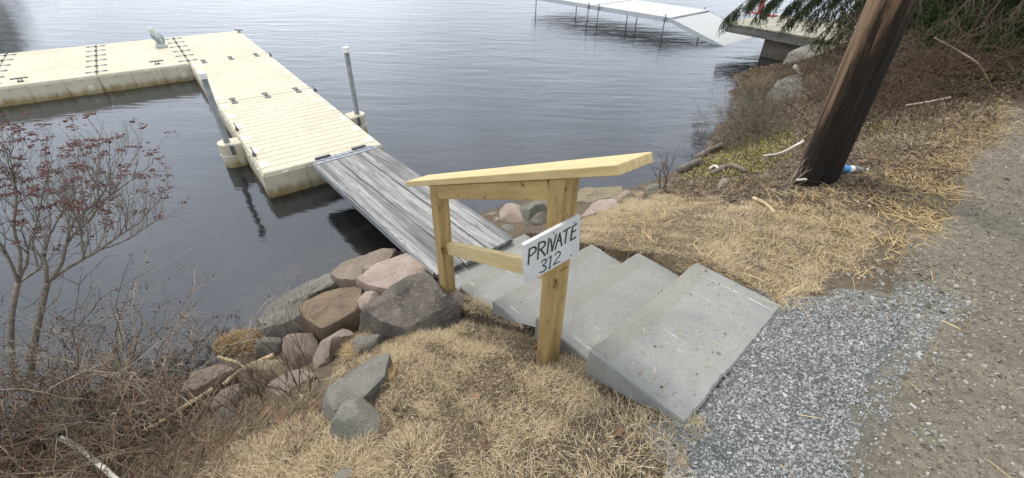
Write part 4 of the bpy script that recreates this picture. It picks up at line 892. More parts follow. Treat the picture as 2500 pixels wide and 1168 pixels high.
# ------------------------------------------------------------------ old wooden deck on a concrete block
F0 = at(1775, 54, .7); F1 = at(2050, 102, .7); fe = F1 - F0; fe[2] = 0; fl = float(np.linalg.norm(fe)); fe /= fl; fd = np.array([-fe[1], fe[0], 0]); fl += 1.3
dk = empty('wooden_deck', (F0 + F1) / 2 - np.array([0, 0, .5]), 'old weathered wooden deck over the water on a concrete block', 'deck')
Mw = frame(F0, fe, fd); nb = int(fl / .145)
for k in range(nb):
    Mk = Mw @ Matrix.Translation((k * .145 + .07, 0, 0)) @ Matrix.Rotation(math.pi / 2, 4, 'Z')
    bm_obj('plank', box_bm(-.04 + random.uniform(-.02, .01), 2.5 + random.uniform(0, .03), -.068, .068, -.035 + random.uniform(-.004, .0), random.uniform(-.005, .004), .004), 'deck_board', dk, Mk)
bm_obj('fascia_beam', box_bm(.02, fl, .0, .05, -.24, -.04, .006), 'deck_beam', dk, Mw)
bm_obj('fascia_beam', box_bm(.02, fl, 2.40, 2.45, -.24, -.04, .006), 'deck_beam', dk, Mw)
bm_obj('end_beam', box_bm(.02, .07, .06, 2.39, -.22, -.04, .006), 'deck_beam', dk, Mw)
b2 = box_bm(1.05, fl, .22, 2.2, -1.3, -.045, .02); bmesh.ops.subdivide_edges(b2, edges=b2.edges[:], cuts=5)
for v in b2.verts: v.co += Vector((mnoise.noise(v.co * 3), mnoise.noise(v.co * 3 + Vector((5, 0, 0))), 0)) * .03
bm_obj('concrete_block', b2, 'concrete_old', dk, Mw)
rpst = at(1853, 36, .7); rs_ = empty('red_post', rpst, 'dark red painted post on a base plate on the old wooden deck', 'post')
bm_obj('shaft', box_bm(-.05, .05, -.05, .05, .02, 1.5, .006), 'red_paint', rs_, frame(rpst, fe, fd))
bm_obj('base_plate', box_bm(-.30, .45, -.10, .22, .006, .028, .004), 'red_paint', rs_, frame(rpst, fe, fd))

# ------------------------------------------------------------------ bird decoy on the dock
ob = at(392, 115, .33)
dec = empty('bird_decoy', ob, 'pale grey bird decoy figure standing on the cream dock', 'decoy')
Md = Matrix.Translation(ob) @ Matrix.Rotation(math.radians(-15), 4, 'Z') @ Matrix.Scale(.88, 4)
def blob(name, secs_, mat, n=16):   # lofted ellipses: (x, y, z, rx, ry)
    V, Fc = [], []
    for (x, y, z, rx, ry) in secs_:
        for j in range(n): V.append((x + rx * math.cos(2 * math.pi * j / n), y + ry * math.sin(2 * math.pi * j / n), z))
    for i in range(len(secs_) - 1):
        for j in range(n): Fc.append((i * n + j, i * n + (j + 1) % n, (i + 1) * n + (j + 1) % n, (i + 1) * n + j))
    Fc.append(tuple(range(n))[::-1]); Fc.append(tuple((len(secs_) - 1) * n + j for j in range(n)))
    return np_obj(name, V, Fc, mat, dec, Md, smooth=True)
blob('base_rock', [(.05, 0, .0, .17, .12), (.05, 0, .03, .165, .115), (.035, 0, .08, .13, .09), (.02, 0, .12, .08, .07), (.02, 0, .125, .01, .01)], 'decoy_mottle')
blob('body', [(.075, 0, .07, .02, .02), (.07, 0, .10, .06, .06), (.045, 0, .16, .092, .088), (.005, 0, .24, .112, .105), (-.03, 0, .29, .10, .095), (-.06, 0, .335, .066, .066), (-.075, 0, .365, .05, .05), (-.08, 0, .37, .02, .02)], 'decoy_mottle')
blob('head', [(-.08, 0, .35, .03, .03), (-.085, 0, .365, .06, .056), (-.095, 0, .405, .078, .07), (-.10, 0, .445, .07, .062), (-.10, 0, .475, .04, .036), (-.10, 0, .486, .006, .006)], 'decoy_white')
for s_ in (-1, 1):
    blob('wing', [(.12, s_ * .025, .075, .014, .01), (.10, s_ * .05, .11, .042, .026), (.065, s_ * .085, .18, .068, .034), (.02, s_ * .10, .255, .066, .03), (-.02, s_ * .096, .31, .04, .02), (-.03, s_ * .09, .325, .006, .004)], 'decoy_grey')
b3 = bmesh.new(); bmesh.ops.create_cone(b3, cap_ends=True, segments=8, radius1=.014, radius2=.002, depth=.045)
bm_obj('beak', b3, 'decoy_grey', dec, Md @ Matrix.Translation((-.185, 0, .40)) @ Matrix.Rotation(math.radians(-105), 4, 'Y'))

# ------------------------------------------------------------------ scatter helpers
def sample(n, x0, x1, y0, y1, poly=None, jit=True, landonly=.0, avoid_steps=True):
    x = RNG.uniform(x0, x1, n); y = RNG.uniform(y0, y1, n); z = ground(x, y)
    m = z > landonly
    if poly is not None:
        px, py, jx, jy = zones(x, y, z); m &= inpoly(jx if jit else px, jy if jit else py, poly)
    if avoid_steps: m &= ~in_steps(x, y, -.004)
    return x[m], y[m], z[m]
def blades(x, y, z, L, Wd_, lean, head, curl=.5, rnd=None, lift=0.0):
    n = len(x); h = np.stack([np.cos(head), np.sin(head), np.zeros(n)], 1); s = np.stack([-np.sin(head), np.cos(head), np.zeros(n)], 1)
    tw = RNG.uniform(-.8, .8, n)[:, None]; s = s * np.cos(tw) + np.array([0, 0, 1.0]) * np.sin(tw)
    P0 = np.stack([x, y, z + lift], 1); l1 = lean - curl * .5 * RNG.uniform(.3, 1, n); l2 = lean + curl * RNG.uniform(.3, 1, n)
    d1 = h * np.sin(l1)[:, None] + np.array([0, 0, 1.0]) * np.cos(l1)[:, None]; d2 = h * np.sin(l2)[:, None] + np.array([0, 0, 1.0]) * np.cos(l2)[:, None]
    Pm = P0 + d1 * (L * .5)[:, None]; Pt = Pm + d2 * (L * .5)[:, None]; w = (Wd_ / 2)[:, None]
    V = np.stack([P0 - s * w, P0 + s * w, Pm + s * w * .85, Pm - s * w * .85, Pt], 1).reshape(-1, 3)
    b = np.arange(n) * 5; F = np.stack([b, b + 1, b + 2, b + 3], 1).tolist() + np.stack([b + 3, b + 2, b + 4], 1).tolist()
    r = RNG.uniform(0, 1, n) if rnd is None else np.clip(rnd, 0, 1)
    return V, F, np.repeat(r, 5)
def flat_bits(x, y, z, L, Wd_, tiltmax=.5):
    """thin irregular flat flakes"""
    n = len(x); h = RNG.uniform(0, 6.28, n); a = RNG.normal(0, tiltmax, n); u = np.stack([np.cos(h) * np.cos(a), np.sin(h) * np.cos(a), np.sin(a)], 1); w = np.stack([-np.sin(h), np.cos(h), RNG.normal(0, tiltmax, n)], 1)
    P = np.stack([x, y, z + .004 + np.abs(np.sin(a)) * L * .5], 1); L = L[:, None]; Wd_ = Wd_[:, None]; up = np.array([0, 0, 1.0])
    V = np.stack([P - u * L * .5, P + w * Wd_ * .5 + up * L * .12, P + u * L * .5, P - w * Wd_ * .5 + up * L * .12], 1).reshape(-1, 3)
    b = np.arange(n) * 4; F = np.stack([b, b + 1, b + 2], 1).tolist() + np.stack([b, b + 2, b + 3], 1).tolist()
    return V, F, np.repeat(RNG.uniform(0, 1, n), 4)
def chips(x, y, z, size, flatk=.45, sink=.3):
    n = len(x); base = np.array([(-1, -1, -1), (1, -1, -1), (1, 1, -1), (-1, 1, -1), (-.75, -.75, 1), (.75, -.75, 1), (.75, .75, 1), (-.75, .75, 1)], float)
    B = base[None] * RNG.uniform(.55, 1.0, (n, 8, 3)) * np.stack([size * RNG.uniform(.7, 1.25, n), size * RNG.uniform(.45, .85, n), size * flatk * RNG.uniform(.6, 1.2, n)], 1)[:, None, :] * .5
    h = RNG.uniform(0, 6.28, n); tx = RNG.normal(0, .35, n); ty = RNG.normal(0, .35, n)
    c, s = np.cos(h)[:, None], np.sin(h)[:, None]; X = B[:, :, 0] * c - B[:, :, 1] * s; Y = B[:, :, 0] * s + B[:, :, 1] * c
    Z = B[:, :, 2] + X * tx[:, None] + Y * ty[:, None]
    V = np.stack([X + x[:, None], Y + y[:, None], Z + (z + size * flatk * (.5 - sink))[:, None]], -1).reshape(-1, 3)
    q = np.array([(0, 3, 2, 1), (4, 5, 6, 7), (0, 1, 5, 4), (1, 2, 6, 5), (2, 3, 7, 6), (3, 0, 4, 7)])
    F = (np.arange(n)[:, None, None] * 8 + q[None]).reshape(-1, 4).tolist()
    return V, F, np.repeat(RNG.uniform(0, 1, n), 8)
def stuff(name, VFr, mat, label=None, cat=None):
    o = np_obj(name, VFr[0], VFr[1], mat, None, rnd=VFr[2]); o['kind'] = 'stuff'
    if label: tag(o, label, cat)
    return o

# ------------------------------------------------------------------ gravel and road chips
x, y, z = sample(260000, .2, 4.0, -.3, 3.2, ZONE_GRAVEL)
px_, py_ = proj(np.stack([x, y, z], -1)); core = inpoly(px_ + 40 * wob(x, y, .1, 2), py_ + 25 * wob(x, y, .1, 0), GRAVEL_CORE); k = RNG.uniform(0, 1, len(x)) < np.clip(.9 + .35 * wob(x, y, .3, 1), .35, 1) * np.where(core, 1, np.clip(.60 + .55 * wob(x, y, .12, 1), .15, .95)); x, y, z = x[k], y[k], z[k]
x2, y2, z2 = sample(32000, .2, 4.0, -.3, 3.2, [(1600,1100),(1690,1000),(1920,740),(2080,690),(2330,640),(2460,780),(2330,930),(2260,1200),(1500,1250)]); k2 = RNG.uniform(0, 1, len(x2)) < np.clip(.30 + .7 * wob(x2, y2, .22, 2), .03, .9); x, y, z = np.r_[x, x2[k2]], np.r_[y, y2[k2]], np.r_[z, z2[k2]]
stuff('gravel', chips(x, y, z, RNG.gamma(5, .0017, len(x)) + .0035, .36), 'slate_chip', 'loose grey slate gravel in front of the top step', 'gravel')
x, y, z = sample(130000, .8, 7.5, -.3, 6.5, ZONE_ROAD)
stuff('road_grit', chips(x, y, z, RNG.gamma(3, .0032, len(x)) + .003, .4, .4), 'road_chip', 'fine grey-brown grit on the unpaved road', 'grit')
x, y, z = sample(9000, -1.2, 3.2, .2, 4.0, ZONE_DIRT)
x3, y3, z3 = sample(30000, -2.2, 1.2, -.1, 2.6, ZONE_LAWN_L); x, y, z = np.r_[x, x3], np.r_[y, y3], np.r_[z, z3]
stuff('soil_crumb', chips(x, y, z, RNG.gamma(2.5, .0030, len(x)) + .002, .6, .3), 'litter_bit', 'dark crumbs of bare soil beside the top step', 'soil')
x, y, z = sample(6000, 1.0, 3.4, .6, 3.6, [(1900,760),(2060,640),(2230,600),(2380,700),(2280,800),(2000,760)])
stuff('edge_stone', chips(x, y, z, RNG.gamma(4, .0045, len(x)) + .004, .35, .35), 'road_chip', 'flat brownish stones scattered along the road edge', 'stones')

# ------------------------------------------------------------------ dry lawn
def lawn(n, box, poly, name, label, lo=.032, hi=.080, thin=0.0):
    x, y, z = sample(n, *box, poly); f = wob(x, y, .11, 0) * .5 + wob(x, y, .3, 1) * .5
    dz = inpoly(*proj(np.stack([x, y, z], -1)), ZONE_DIRT)
    keep = RNG.uniform(0, 1, len(x)) < np.clip(.84 + .8 * f + .5 * wob(x, y, .06, 2), .20, 1.0) * np.where(dz, .28, 1.0); x, y, z, f = x[keep], y[keep], z[keep], f[keep]
    n = len(x); head = 2.0 * wob(x, y, .12, 2) + 2.0 * wob(x, y, .3, 1) + RNG.normal(0, 1.3, n)
    L = RNG.uniform(lo, hi, n) * np.clip(.85 + .5 * f, .5, 1.3); lean = np.clip(RNG.normal(1.30, .24, n), .2, 1.62)
    stuff(name, blades(x, y, z - .004, L, RNG.uniform(.0012, .0025, n), lean, head, .24, RNG.uniform(0, 1, n) * .85 + .20 * f + .08), 'dry_blade', label, 'grass')
lawn(340000, (-2.2, 1.2, -.1, 2.6), ZONE_LAWN_L, 'dry_lawn', 'matted dry tan grass on the lawn left of the steps')
lawn(300000, (.2, 3.6, 1.5, 4.9), ZONE_LAWN_R, 'dry_lawn', 'matted dry tan grass and straw right of the steps')
x, y, z = sample(90000, 1.6, 6.0, 1.8, 6.5, [(1960,500),(2080,420),(2220,390),(2320,290),(2480,230),(2450,330),(2330,480),(2280,600),(2090,690),(2000,640),(2080,560)]); k = RNG.uniform(0, 1, len(x)) < np.clip(.45 + .6 * wob(x, y, .4, 1), .08, 1); x, y, z = x[k], y[k], z[k]; n = len(x)
stuff('dry_lawn', blades(x, y, z - .003, RNG.uniform(.03, .09, n), RNG.uniform(.002, .0035, n), np.clip(RNG.normal(1.35, .2, n), .3, 1.62), RNG.uniform(0, 6.28, n), .25), 'gold_blade', 'trampled golden straw and grass between the pole and the road', 'grass')
# loose straw
def straw(n, box, poly, name, label, lo=.08, hi=.22):
    x, y, z = sample(n, *box, poly); f = wob(x, y, .25, 2); k = RNG.uniform(0, 1, len(x)) < np.clip(.35 + .9 * f, .03, 1); x, y, z = x[k], y[k], z[k]; n = len(x)
    stuff(name, blades(x, y, z + .006, RNG.uniform(lo, hi, n), RNG.uniform(.002, .0042, n), np.clip(RNG.normal(1.45, .10, n), 1.1, 1.62), RNG.uniform(0, 6.28, n), .22), 'straw_stem', label, 'straw')
straw(5200, (.3, 4.0, 1.5, 5.0), [(1430,590),(1480,540),(1600,500),(1900,460),(2100,430),(2280,430),(2290,560),(2150,640),(2000,740),(1900,740),(1700,630)], 'straw', 'loose golden straw strewn between the steps and the pole')
straw(26000, (2.0, 6.0, 1.8, 6.5), [(1900,480),(2060,430),(2240,400),(2330,300),(2480,230),(2440,340),(2320,480),(2290,600),(2080,680),(2000,560)], 'straw', 'golden straw strewn around the pole foot towards the road', .07, .18)
straw(260, (1.0, 4.0, .2, 3.0), [(1700,1168),(1950,760),(2100,620),(2400,650),(2450,1168)], 'straw', 'few stray straws on the gravel', .05, .14)
straw(500, (1.5, 2.4, .6, 1.6), [(2200,1000),(2240,1000),(2330,1070),(2300,1075)], 'straw', 'small straw wisp lying on the road grit', .05, .12)

X_, Y_, Z_ = [], [], []
for i, (l, r, w, b, dep, zt) in enumerate(STEPS):
    for k in range(70):
        u = RNG.uniform(.03, .95); t = RNG.uniform(.02, dep - .06) if i == 0 else dep - abs(RNG.normal(.16, .05)); u = u if k % 3 else (RNG.uniform(.01, .12) if k % 2 else RNG.uniform(.88, .99)); p = l + w * u + b * t
        X_.append(p[0]); Y_.append(p[1]); Z_.append(zt + .003)
X_, Y_, Z_ = map(np.array, (X_, Y_, Z_)); n = len(X_)
stuff('straw', blades(X_, Y_, Z_, RNG.uniform(.012, .06, n), RNG.uniform(.0015, .003, n), np.full(n, 1.54), RNG.uniform(0, 6.28, n), .08), 'dry_blade', 'bits of dry straw blown onto the stone treads', 'straw')
stuff('soil_crumb', chips(X_ + RNG.normal(0, .03, n), Y_ + RNG.normal(0, .03, n), Z_, RNG.gamma(2.5, .0018, n) + .0015, .5, .3), 'litter_bit', 'grains of dirt on the stone treads', 'soil')
# ------------------------------------------------------------------ leaf litter and ground cover
BANK = [(1560,480),(1640,440),(1730,380),(1780,300),(1790,180),(1900,140),(2050,110),(2200,-100),(2900,-150),(2900,120),(2520,220),(2430,260),(2320,420),(2190,520),(2080,590),(1900,505),(1700,480)]
x, y, z = sample(110000, 1.2, 9.0, 2.8, 11.0, BANK)
stuff('leaf_litter', flat_bits(x, y, z, RNG.gamma(4, .006, len(x)) + .01, RNG.gamma(3, .003, len(x)) + .003), 'litter_bit', 'brown leaf litter covering the bank around the pole', 'leaf litter')
x, y, z = sample(16000, 1.8, 6, 3.6, 8.0, [(1660,440),(1720,390),(1790,340),(1850,300),(1930,330),(1900,400),(1850,430),(1750,440)])
stuff('ground_cover', flat_bits(x, y, z + .02, RNG.uniform(.018, .04, len(x)), RNG.uniform(.012, .026, len(x)), .6), 'groundcover_leaf', 'low yellow-green creeping plants on the bank by the shrubs', 'ground cover')
x, y, z = sample(2600, 2.5, 5, 3.6, 6.5, [(2080,300),(2160,285),(2200,320),(2150,345),(2080,340)])
stuff('ground_cover', flat_bits(x, y, z + .02, RNG.uniform(.018, .04, len(x)), RNG.uniform(.010, .02, len(x)), .6), 'groundcover_leaf', 'small patch of low green leaves behind the pole', 'ground cover')
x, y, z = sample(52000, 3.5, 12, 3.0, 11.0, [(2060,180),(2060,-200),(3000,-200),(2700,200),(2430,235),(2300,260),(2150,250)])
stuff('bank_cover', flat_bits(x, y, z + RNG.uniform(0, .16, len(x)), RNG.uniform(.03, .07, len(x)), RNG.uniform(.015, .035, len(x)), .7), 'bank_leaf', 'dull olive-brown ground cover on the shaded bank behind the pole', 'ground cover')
LITL = [(-600,1400),(-600,1000),(0,1010),(250,1000),(420,970),(560,920),(680,930),(780,960),(800,1080),(700,1110),(560,1168),(500,1400)]
x, y, z = sample(16000, -5.0, 0, -.4, 2.6, LITL, landonly=-.02)
stuff('leaf_litter', flat_bits(x, y, z, RNG.gamma(5, .005, len(x)) + .008, RNG.gamma(4, .003, len(x)) + .004), 'litter_bit', 'brown leaf litter under the brambles left of the lawn', 'leaf litter')
x, y, z = sample(52000, -5.0, 0, -.4, 2.6, LITL, landonly=-.02); n = len(x)
stuff('dead_stalk', blades(x, y, z, RNG.uniform(.06, .22, n), RNG.uniform(.002, .0038, n), np.clip(RNG.normal(1.35, .2, n), .7, 1.6), RNG.normal(.7, .7, n), .3), 'reed_blade', 'matted dead stalks under the brambles', 'stalks')

# ------------------------------------------------------------------ grass tufts and reed heap
def tuft(px, py, zz, n, rad, L, mat, label, lean=.75, group='golden grass tufts', headb=None, w=.004):
    c = at(px, py, zz); a = RNG.uniform(0, 6.28, n); r = rad * np.sqrt(RNG.uniform(0, 1, n)); x = c[0] + r * np.cos(a); y = c[1] + r * np.sin(a); z = ground(x, y)
    hd = a + RNG.normal(0, 1.1, n) if headb is None else headb + RNG.normal(0, .6, n)
    V, F, rn = blades(x, y, z - .005, RNG.uniform(L * .55, L, n), RNG.uniform(w * .6, w, n), np.clip(RNG.normal(lean, .25, n), .05, 1.5), hd, .8)
    o = np_obj('grass_tuft', V, F, mat, None, rnd=rn); tag(o, label, 'grass', group)
tuft(885, 845, .46, 900, .10, .15, 'gold_blade', 'golden grass tuft spilling over the long brownish boulder', 1.0, headb=2.9, w=.0028)
tuft(935, 940, .68, 1100, .09, .11, 'gold_blade', 'golden grass tuft against the blue-grey slab stone', .9, headb=2.6)
tuft(925, 800, .5, 500, .07, .09, 'gold_blade', 'small grass tuft below the big blackish stone', .9)
tuft(700, 1120, .68, 3600, .24, .12, 'dry_blade', 'wide pale grass tuft between leaves and the rounded lawn stone', 1.15, w=.0028)
tuft(820, 1150, .8, 2400, .17, .11, 'dry_blade', 'pale grass tuft below the rounded lawn stone', 1.15, w=.0028)
tuft(590, 1165, .6, 2400, .2, .12, 'dry_blade', 'pale grass tuft at the edge of the brambles', 1.15, w=.0028)
tuft(1000, 1110, .95, 1200, .14, .08, 'dry_blade', 'pale grass tuft in the lawn right of the rounded stone', 1.15, w=.0028)
tuft(1842, 225, .22, 600, .26, .55, 'reed_blade', 'upright tuft of dead brown reeds on the shore', .25, 'reeds on the shore', w=.007)
tuft(1925, 195, .35, 500, .28, .35, 'reed_blade', 'smaller tuft of dead reeds by the ledge stones', .5, 'reeds on the shore', w=.007)
tuft(2330, 290, 1.25, 2200, .55, .13, 'dry_blade', 'dry tan grass patch along the road edge', 1.1, 'dry grass by the road', w=.003)
tuft(2230, 370, 1.15, 1600, .42, .11, 'dry_blade', 'dry tan grass patch between pole and road', 1.1, 'dry grass by the road', w=.003)
c = at(590, 835, .06); n = 1700; a = RNG.uniform(0, 6.28, n); r = .17 * np.sqrt(RNG.uniform(0, 1, n)); x = c[0] + r * np.cos(a) * 1.5; y = c[1] + r * np.sin(a) * .7; z = .02 + .11 * (1 - (r / .17) ** 2) * RNG.uniform(.2, 1, n)
V, F, rn = blades(x, y, z, RNG.uniform(.05, .13, n), RNG.uniform(.002, .004, n), RNG.normal(1.45, .25, n), RNG.normal(.5, .6, n), .4)
tag(np_obj('reed_heap', V, F, 'gold_blade', None, rnd=rn * .45), 'rust-brown heap of washed-up dead reeds by the grey boulder', 'reed heap')

x, y, z = sample(42000, 2.0, 6.5, 3.4, 10.5, [(1640,445),(1740,375),(1790,290),(1800,190),(1880,190),(1990,230),(2010,300),(1960,380),(1900,440),(1800,470)]); k = RNG.uniform(0, 1, len(x)) < np.clip(.5 + .6 * wob(x, y, .4, 0), .1, 1); x, y, z = x[k], y[k], z[k]; n = len(x)
stuff('dry_grass', blades(x, y, z, RNG.uniform(.05, .16, n), RNG.uniform(.002, .004, n), np.clip(RNG.normal(1.1, .35, n), .1, 1.6), RNG.uniform(0, 6.28, n), .35), 'dry_blade', 'thin tan dead grass on the shore bank left of the pole', 'grass')
# ------------------------------------------------------------------ fallen leaves
def leafmesh(seed):
    rr = random.Random(seed); V = [(0, 0, 0)]; pts = []
    lob = rr.choice([5, 7, 5]); n = lob * 4
    for j in range(n):
        a = 2 * math.pi * j / n; k = .55 + .45 * abs(math.cos(a * lob / 2)) ** .8; r = k * (1 if rr.random() < .9 else .7)
        x, y = r * math.cos(a) * 1.2, r * math.sin(a); V.append((x, y, .35 * y * y + .18 * x * math.sin(seed) + .1 * rr.uniform(-1, 1)))
    F = [(0, 1 + j, 1 + (j + 1) % n) for j in range(n)]; k = len(V)
    V += [(-1.0, .03, .05), (-1.0, -.03, .05), (-1.9, 0, .25)]; F.append((k, k + 1, k + 2))
    me = bpy.data.meshes.new('fallen_leaf'); me.from_pydata(V, [], F); at_ = me.attributes.new('rnd', 'FLOAT', 'POINT'); at_.data.foreach_set('value', [rr.random()] * len(V)); me.materials.append(MATS['dead_leaf']); me.update(); return me
LM = [leafmesh(i) for i in range(7)]
leaf_spots = [(735,945,.05),(725,955,.035),(690,1030,.05),(712,1050,.05),(735,1035,.055),(720,1080,.05),(680,1085,.05),(650,1070,.045),(700,1015,.045),(610,1140,.05),(630,1150,.05),(1185,1095,.022),(1508,1060,.022),(1165,975,.022),(660,1010,.045),(745,1060,.05),(520,1100,.045),(440,1000,.04),(480,1110,.045),(560,1090,.045),(1800,470,.035),(1830,455,.035),(1765,455,.035),(1850,480,.03),(2100,400,.03),(2200,300,.04),(2470,240,.04),(2390,300,.04),(2130,390,.03),(1700,470,.03),(770,1000,.04),(640,1120,.045)]
for i, (px, py, sz) in enumerate(leaf_spots):
    P = hit(px, py); o = bpy.data.objects.new('fallen_leaf', LM[i % 7]); COL.objects.link(o)
    o.matrix_basis = Matrix.Translation((P[0], P[1], float(ground(P[0], P[1])) + .02)) @ Matrix.Rotation(random.uniform(0, 6.28), 4, 'Z') @ Matrix.Rotation(random.uniform(-.5, .5), 4, 'X') @ Matrix.Scale(sz, 4)
    lab, grp = (('dry brown leaf in the litter between brambles and lawn stones', 'leaves in the litter by the brambles') if px < 800 else ('small dry leaf lying on the tan lawn left of the steps', 'leaves on the lawn') if px < 1600 else
                ('dry brown leaf among the stones left of the pole', 'leaves among the stones by the pole') if px < 1900 else ('dry brown leaf on the bank between pole and road', 'leaves on the bank beyond the pole'))
    tag(o, lab, 'leaf', grp)
P = at(848, 648, .003); o = bpy.data.objects.new('floating_leaf', LM[2]); COL.objects.link(o); o.matrix_basis = Matrix.Translation((P[0], P[1], .006)) @ Matrix.Scale(.035, 4) @ Matrix.Scale(.15, 4, (0, 0, 1)); tag(o, 'orange-brown leaf floating on the water behind the rocks', 'leaf')

# ------------------------------------------------------------------ shrubs
def rot_rand(d, ang, rs):
    d = d / np.linalg.norm(d); a = np.cross(d, rs.normal(0, 1, 3)); a /= np.linalg.norm(a) + 1e-9; return d * math.cos(ang) + a * math.sin(ang)
def wander(p, d, L, n, rs, trop=.12, jit=.18):
    P = [np.array(p, float)]; d = np.array(d, float); d /= np.linalg.norm(d)
    for i in range(n):
        d = d + rs.normal(0, jit, 3) + np.array([0, 0, trop]); d /= np.linalg.norm(d); P.append(P[-1] + d * L / n)
    return np.array(P), d
def grow(paths, tips, p, d, L, r, lev, rs, nk=4, trop=.10, jit=.16, spread=.65):
    n = 4 if lev else 3; P, dd = wander(p, d, L, n, rs, trop, jit); paths.append((P, np.linspace(r, r * .55, n + 1)))
    if lev == 0: tips.append((P[-1], dd)); return
    for k in range(nk):
        f = rs.uniform(.25, 1.0) if k else 1.0; i = min(int(f * n), n - 1); q = P[i] + (P[i + 1] - P[i]) * (f * n - i)
        grow(paths, tips, q, rot_rand(P[i + 1] - P[i], spread * rs.uniform(.5, 1.2), rs), L * rs.uniform(.5, .78), r * .55, lev - 1, rs, nk, trop, jit, spread)
def octas(P, sz, stretch=(1, 1, 1)):
    P = np.asarray(P); n = len(P); b = np.array([(1, 0, 0), (-1, 0, 0), (0, 1, 0), (0, -1, 0), (0, 0, 1), (0, 0, -1)], float) * np.array(stretch)
    h = RNG.uniform(0, 6.28, n); B = b[None] * sz[:, None, None]; c, s = np.cos(h)[:, None], np.sin(h)[:, None]
    B = np.stack([B[:, :, 0] * c - B[:, :, 1] * s, B[:, :, 0] * s + B[:, :, 1] * c, B[:, :, 2]], -1); V = (B + P[:, None]).reshape(-1, 3)
    q = np.array([(0, 2, 4), (2, 1, 4), (1, 3, 4), (3, 0, 4), (2, 0, 5), (1, 2, 5), (3, 1, 5), (0, 3, 5)]); return V, (np.arange(n)[:, None, None] * 6 + q[None]).reshape(-1, 3).tolist()
B0 = at(75, 930, .1); bn = np.array([B0[0], B0[1], 0]); bn /= np.linalg.norm(bn)
def sp(px, py, dt=0): 
    P = onplane(px, py, B0, bn); return P + ray(px, py) * dt
def limb(pts, r0, r1, dts):
    P = [sp(x, y, t) for (x, y), t in zip(pts, np.linspace(dts[0], dts[1], len(pts)))]; return spline(P, len(pts) * 3), r0, r1
def shrub(name, label, limbs, rs, lev, start, mat, heads=True):
    paths, tips = [], []
    for pts, r0, r1, dts, twig in limbs:
        S, a, b_ = limb(pts, r0, r1, dts); paths.append((S, np.linspace(a, b_, len(S))))
        m = len(S)
        for k in range(int(twig * 1.5)):
            i = rs.integers(int(m * start), m - 1) if m > 3 else 1; d = S[i] - S[i - 1]; d /= np.linalg.norm(d)
            dd = rot_rand(d, rs.uniform(.3, .9), rs) + np.array([0, 0, .35]); grow(paths, tips, S[i], dd, rs.uniform(.18, .34), max(b_ * .6, .0028), lev, rs, 3, .12, .16, .6)
        d = S[-1] - S[-2]; grow(paths, tips, S[-1], d, .25, b_ * .8, lev, rs, 3, .1)
    base = paths[0][0][0]; e = empty(name, base, label, 'shrub', 'bare shrubs at the water edge left of the lawn')
    tube_obj('branch', paths, mat, e, 5)
    if heads:
        C = []; 
        for P, d in tips:
            if P[2] > base[2] + .75 and rs.random() < .22:
                for q in range(rs.integers(9, 20)): C.append(P + np.array([rs.normal(0, .02), rs.normal(0, .02), rs.normal(0, .006)]))
        C = np.array(C); V, F = octas(C, RNG.uniform(.005, .0105, len(C)), (1.5, .9, .6)); np_obj('seed_head', V, F, 'seed_head', e)['kind'] = 'stuff'
rsA = np.random.default_rng(5)
shrub('bare_shrub', 'bare branching shrub with dark red seed heads over the water', [
  ([(70,950),(85,830),(100,760),(116,690)], .024, .018, (0, 0), 0),
  ([(116,690),(170,652),(240,612),(300,570),(340,545)], .014, .006, (0, .15), 9),
  ([(116,690),(150,645),(165,590),(215,540),(255,490),(300,455)], .013, .005, (0, -.15), 10),
  ([(205,630),(200,590),(195,545),(190,500)], .008, .004, (.05, .1), 6),
  ([(230,615),(300,590),(350,560),(385,535)], .007, .004, (.1, .3), 6),
  ([(165,590),(180,540),(230,500),(270,440)], .007, .004, (-.1, -.3), 6)], rsA, 2, .35, 'bark_grey')
shrub('bare_shrub', 'bare upright shrub with dark red seed heads behind the brambles', [
  ([(40,990),(30,880),(28,780),(45,690)], .022, .016, (.12, .2), 0),
  ([(45,690),(50,620),(35,560),(40,480),(35,430)], .012, .005, (.2, .3), 9),
  ([(28,780),(40,700),(100,650),(120,580),(150,520)], .012, .005, (.2, .4), 9),
  ([(45,690),(25,640),(0,595),(-40,560)], .012, .006, (.2, .1), 7),
  ([(95,660),(80,590),(95,520),(110,450)], .008, .004, (.3, .5), 8)], rsA, 2, .4, 'bark_grey')
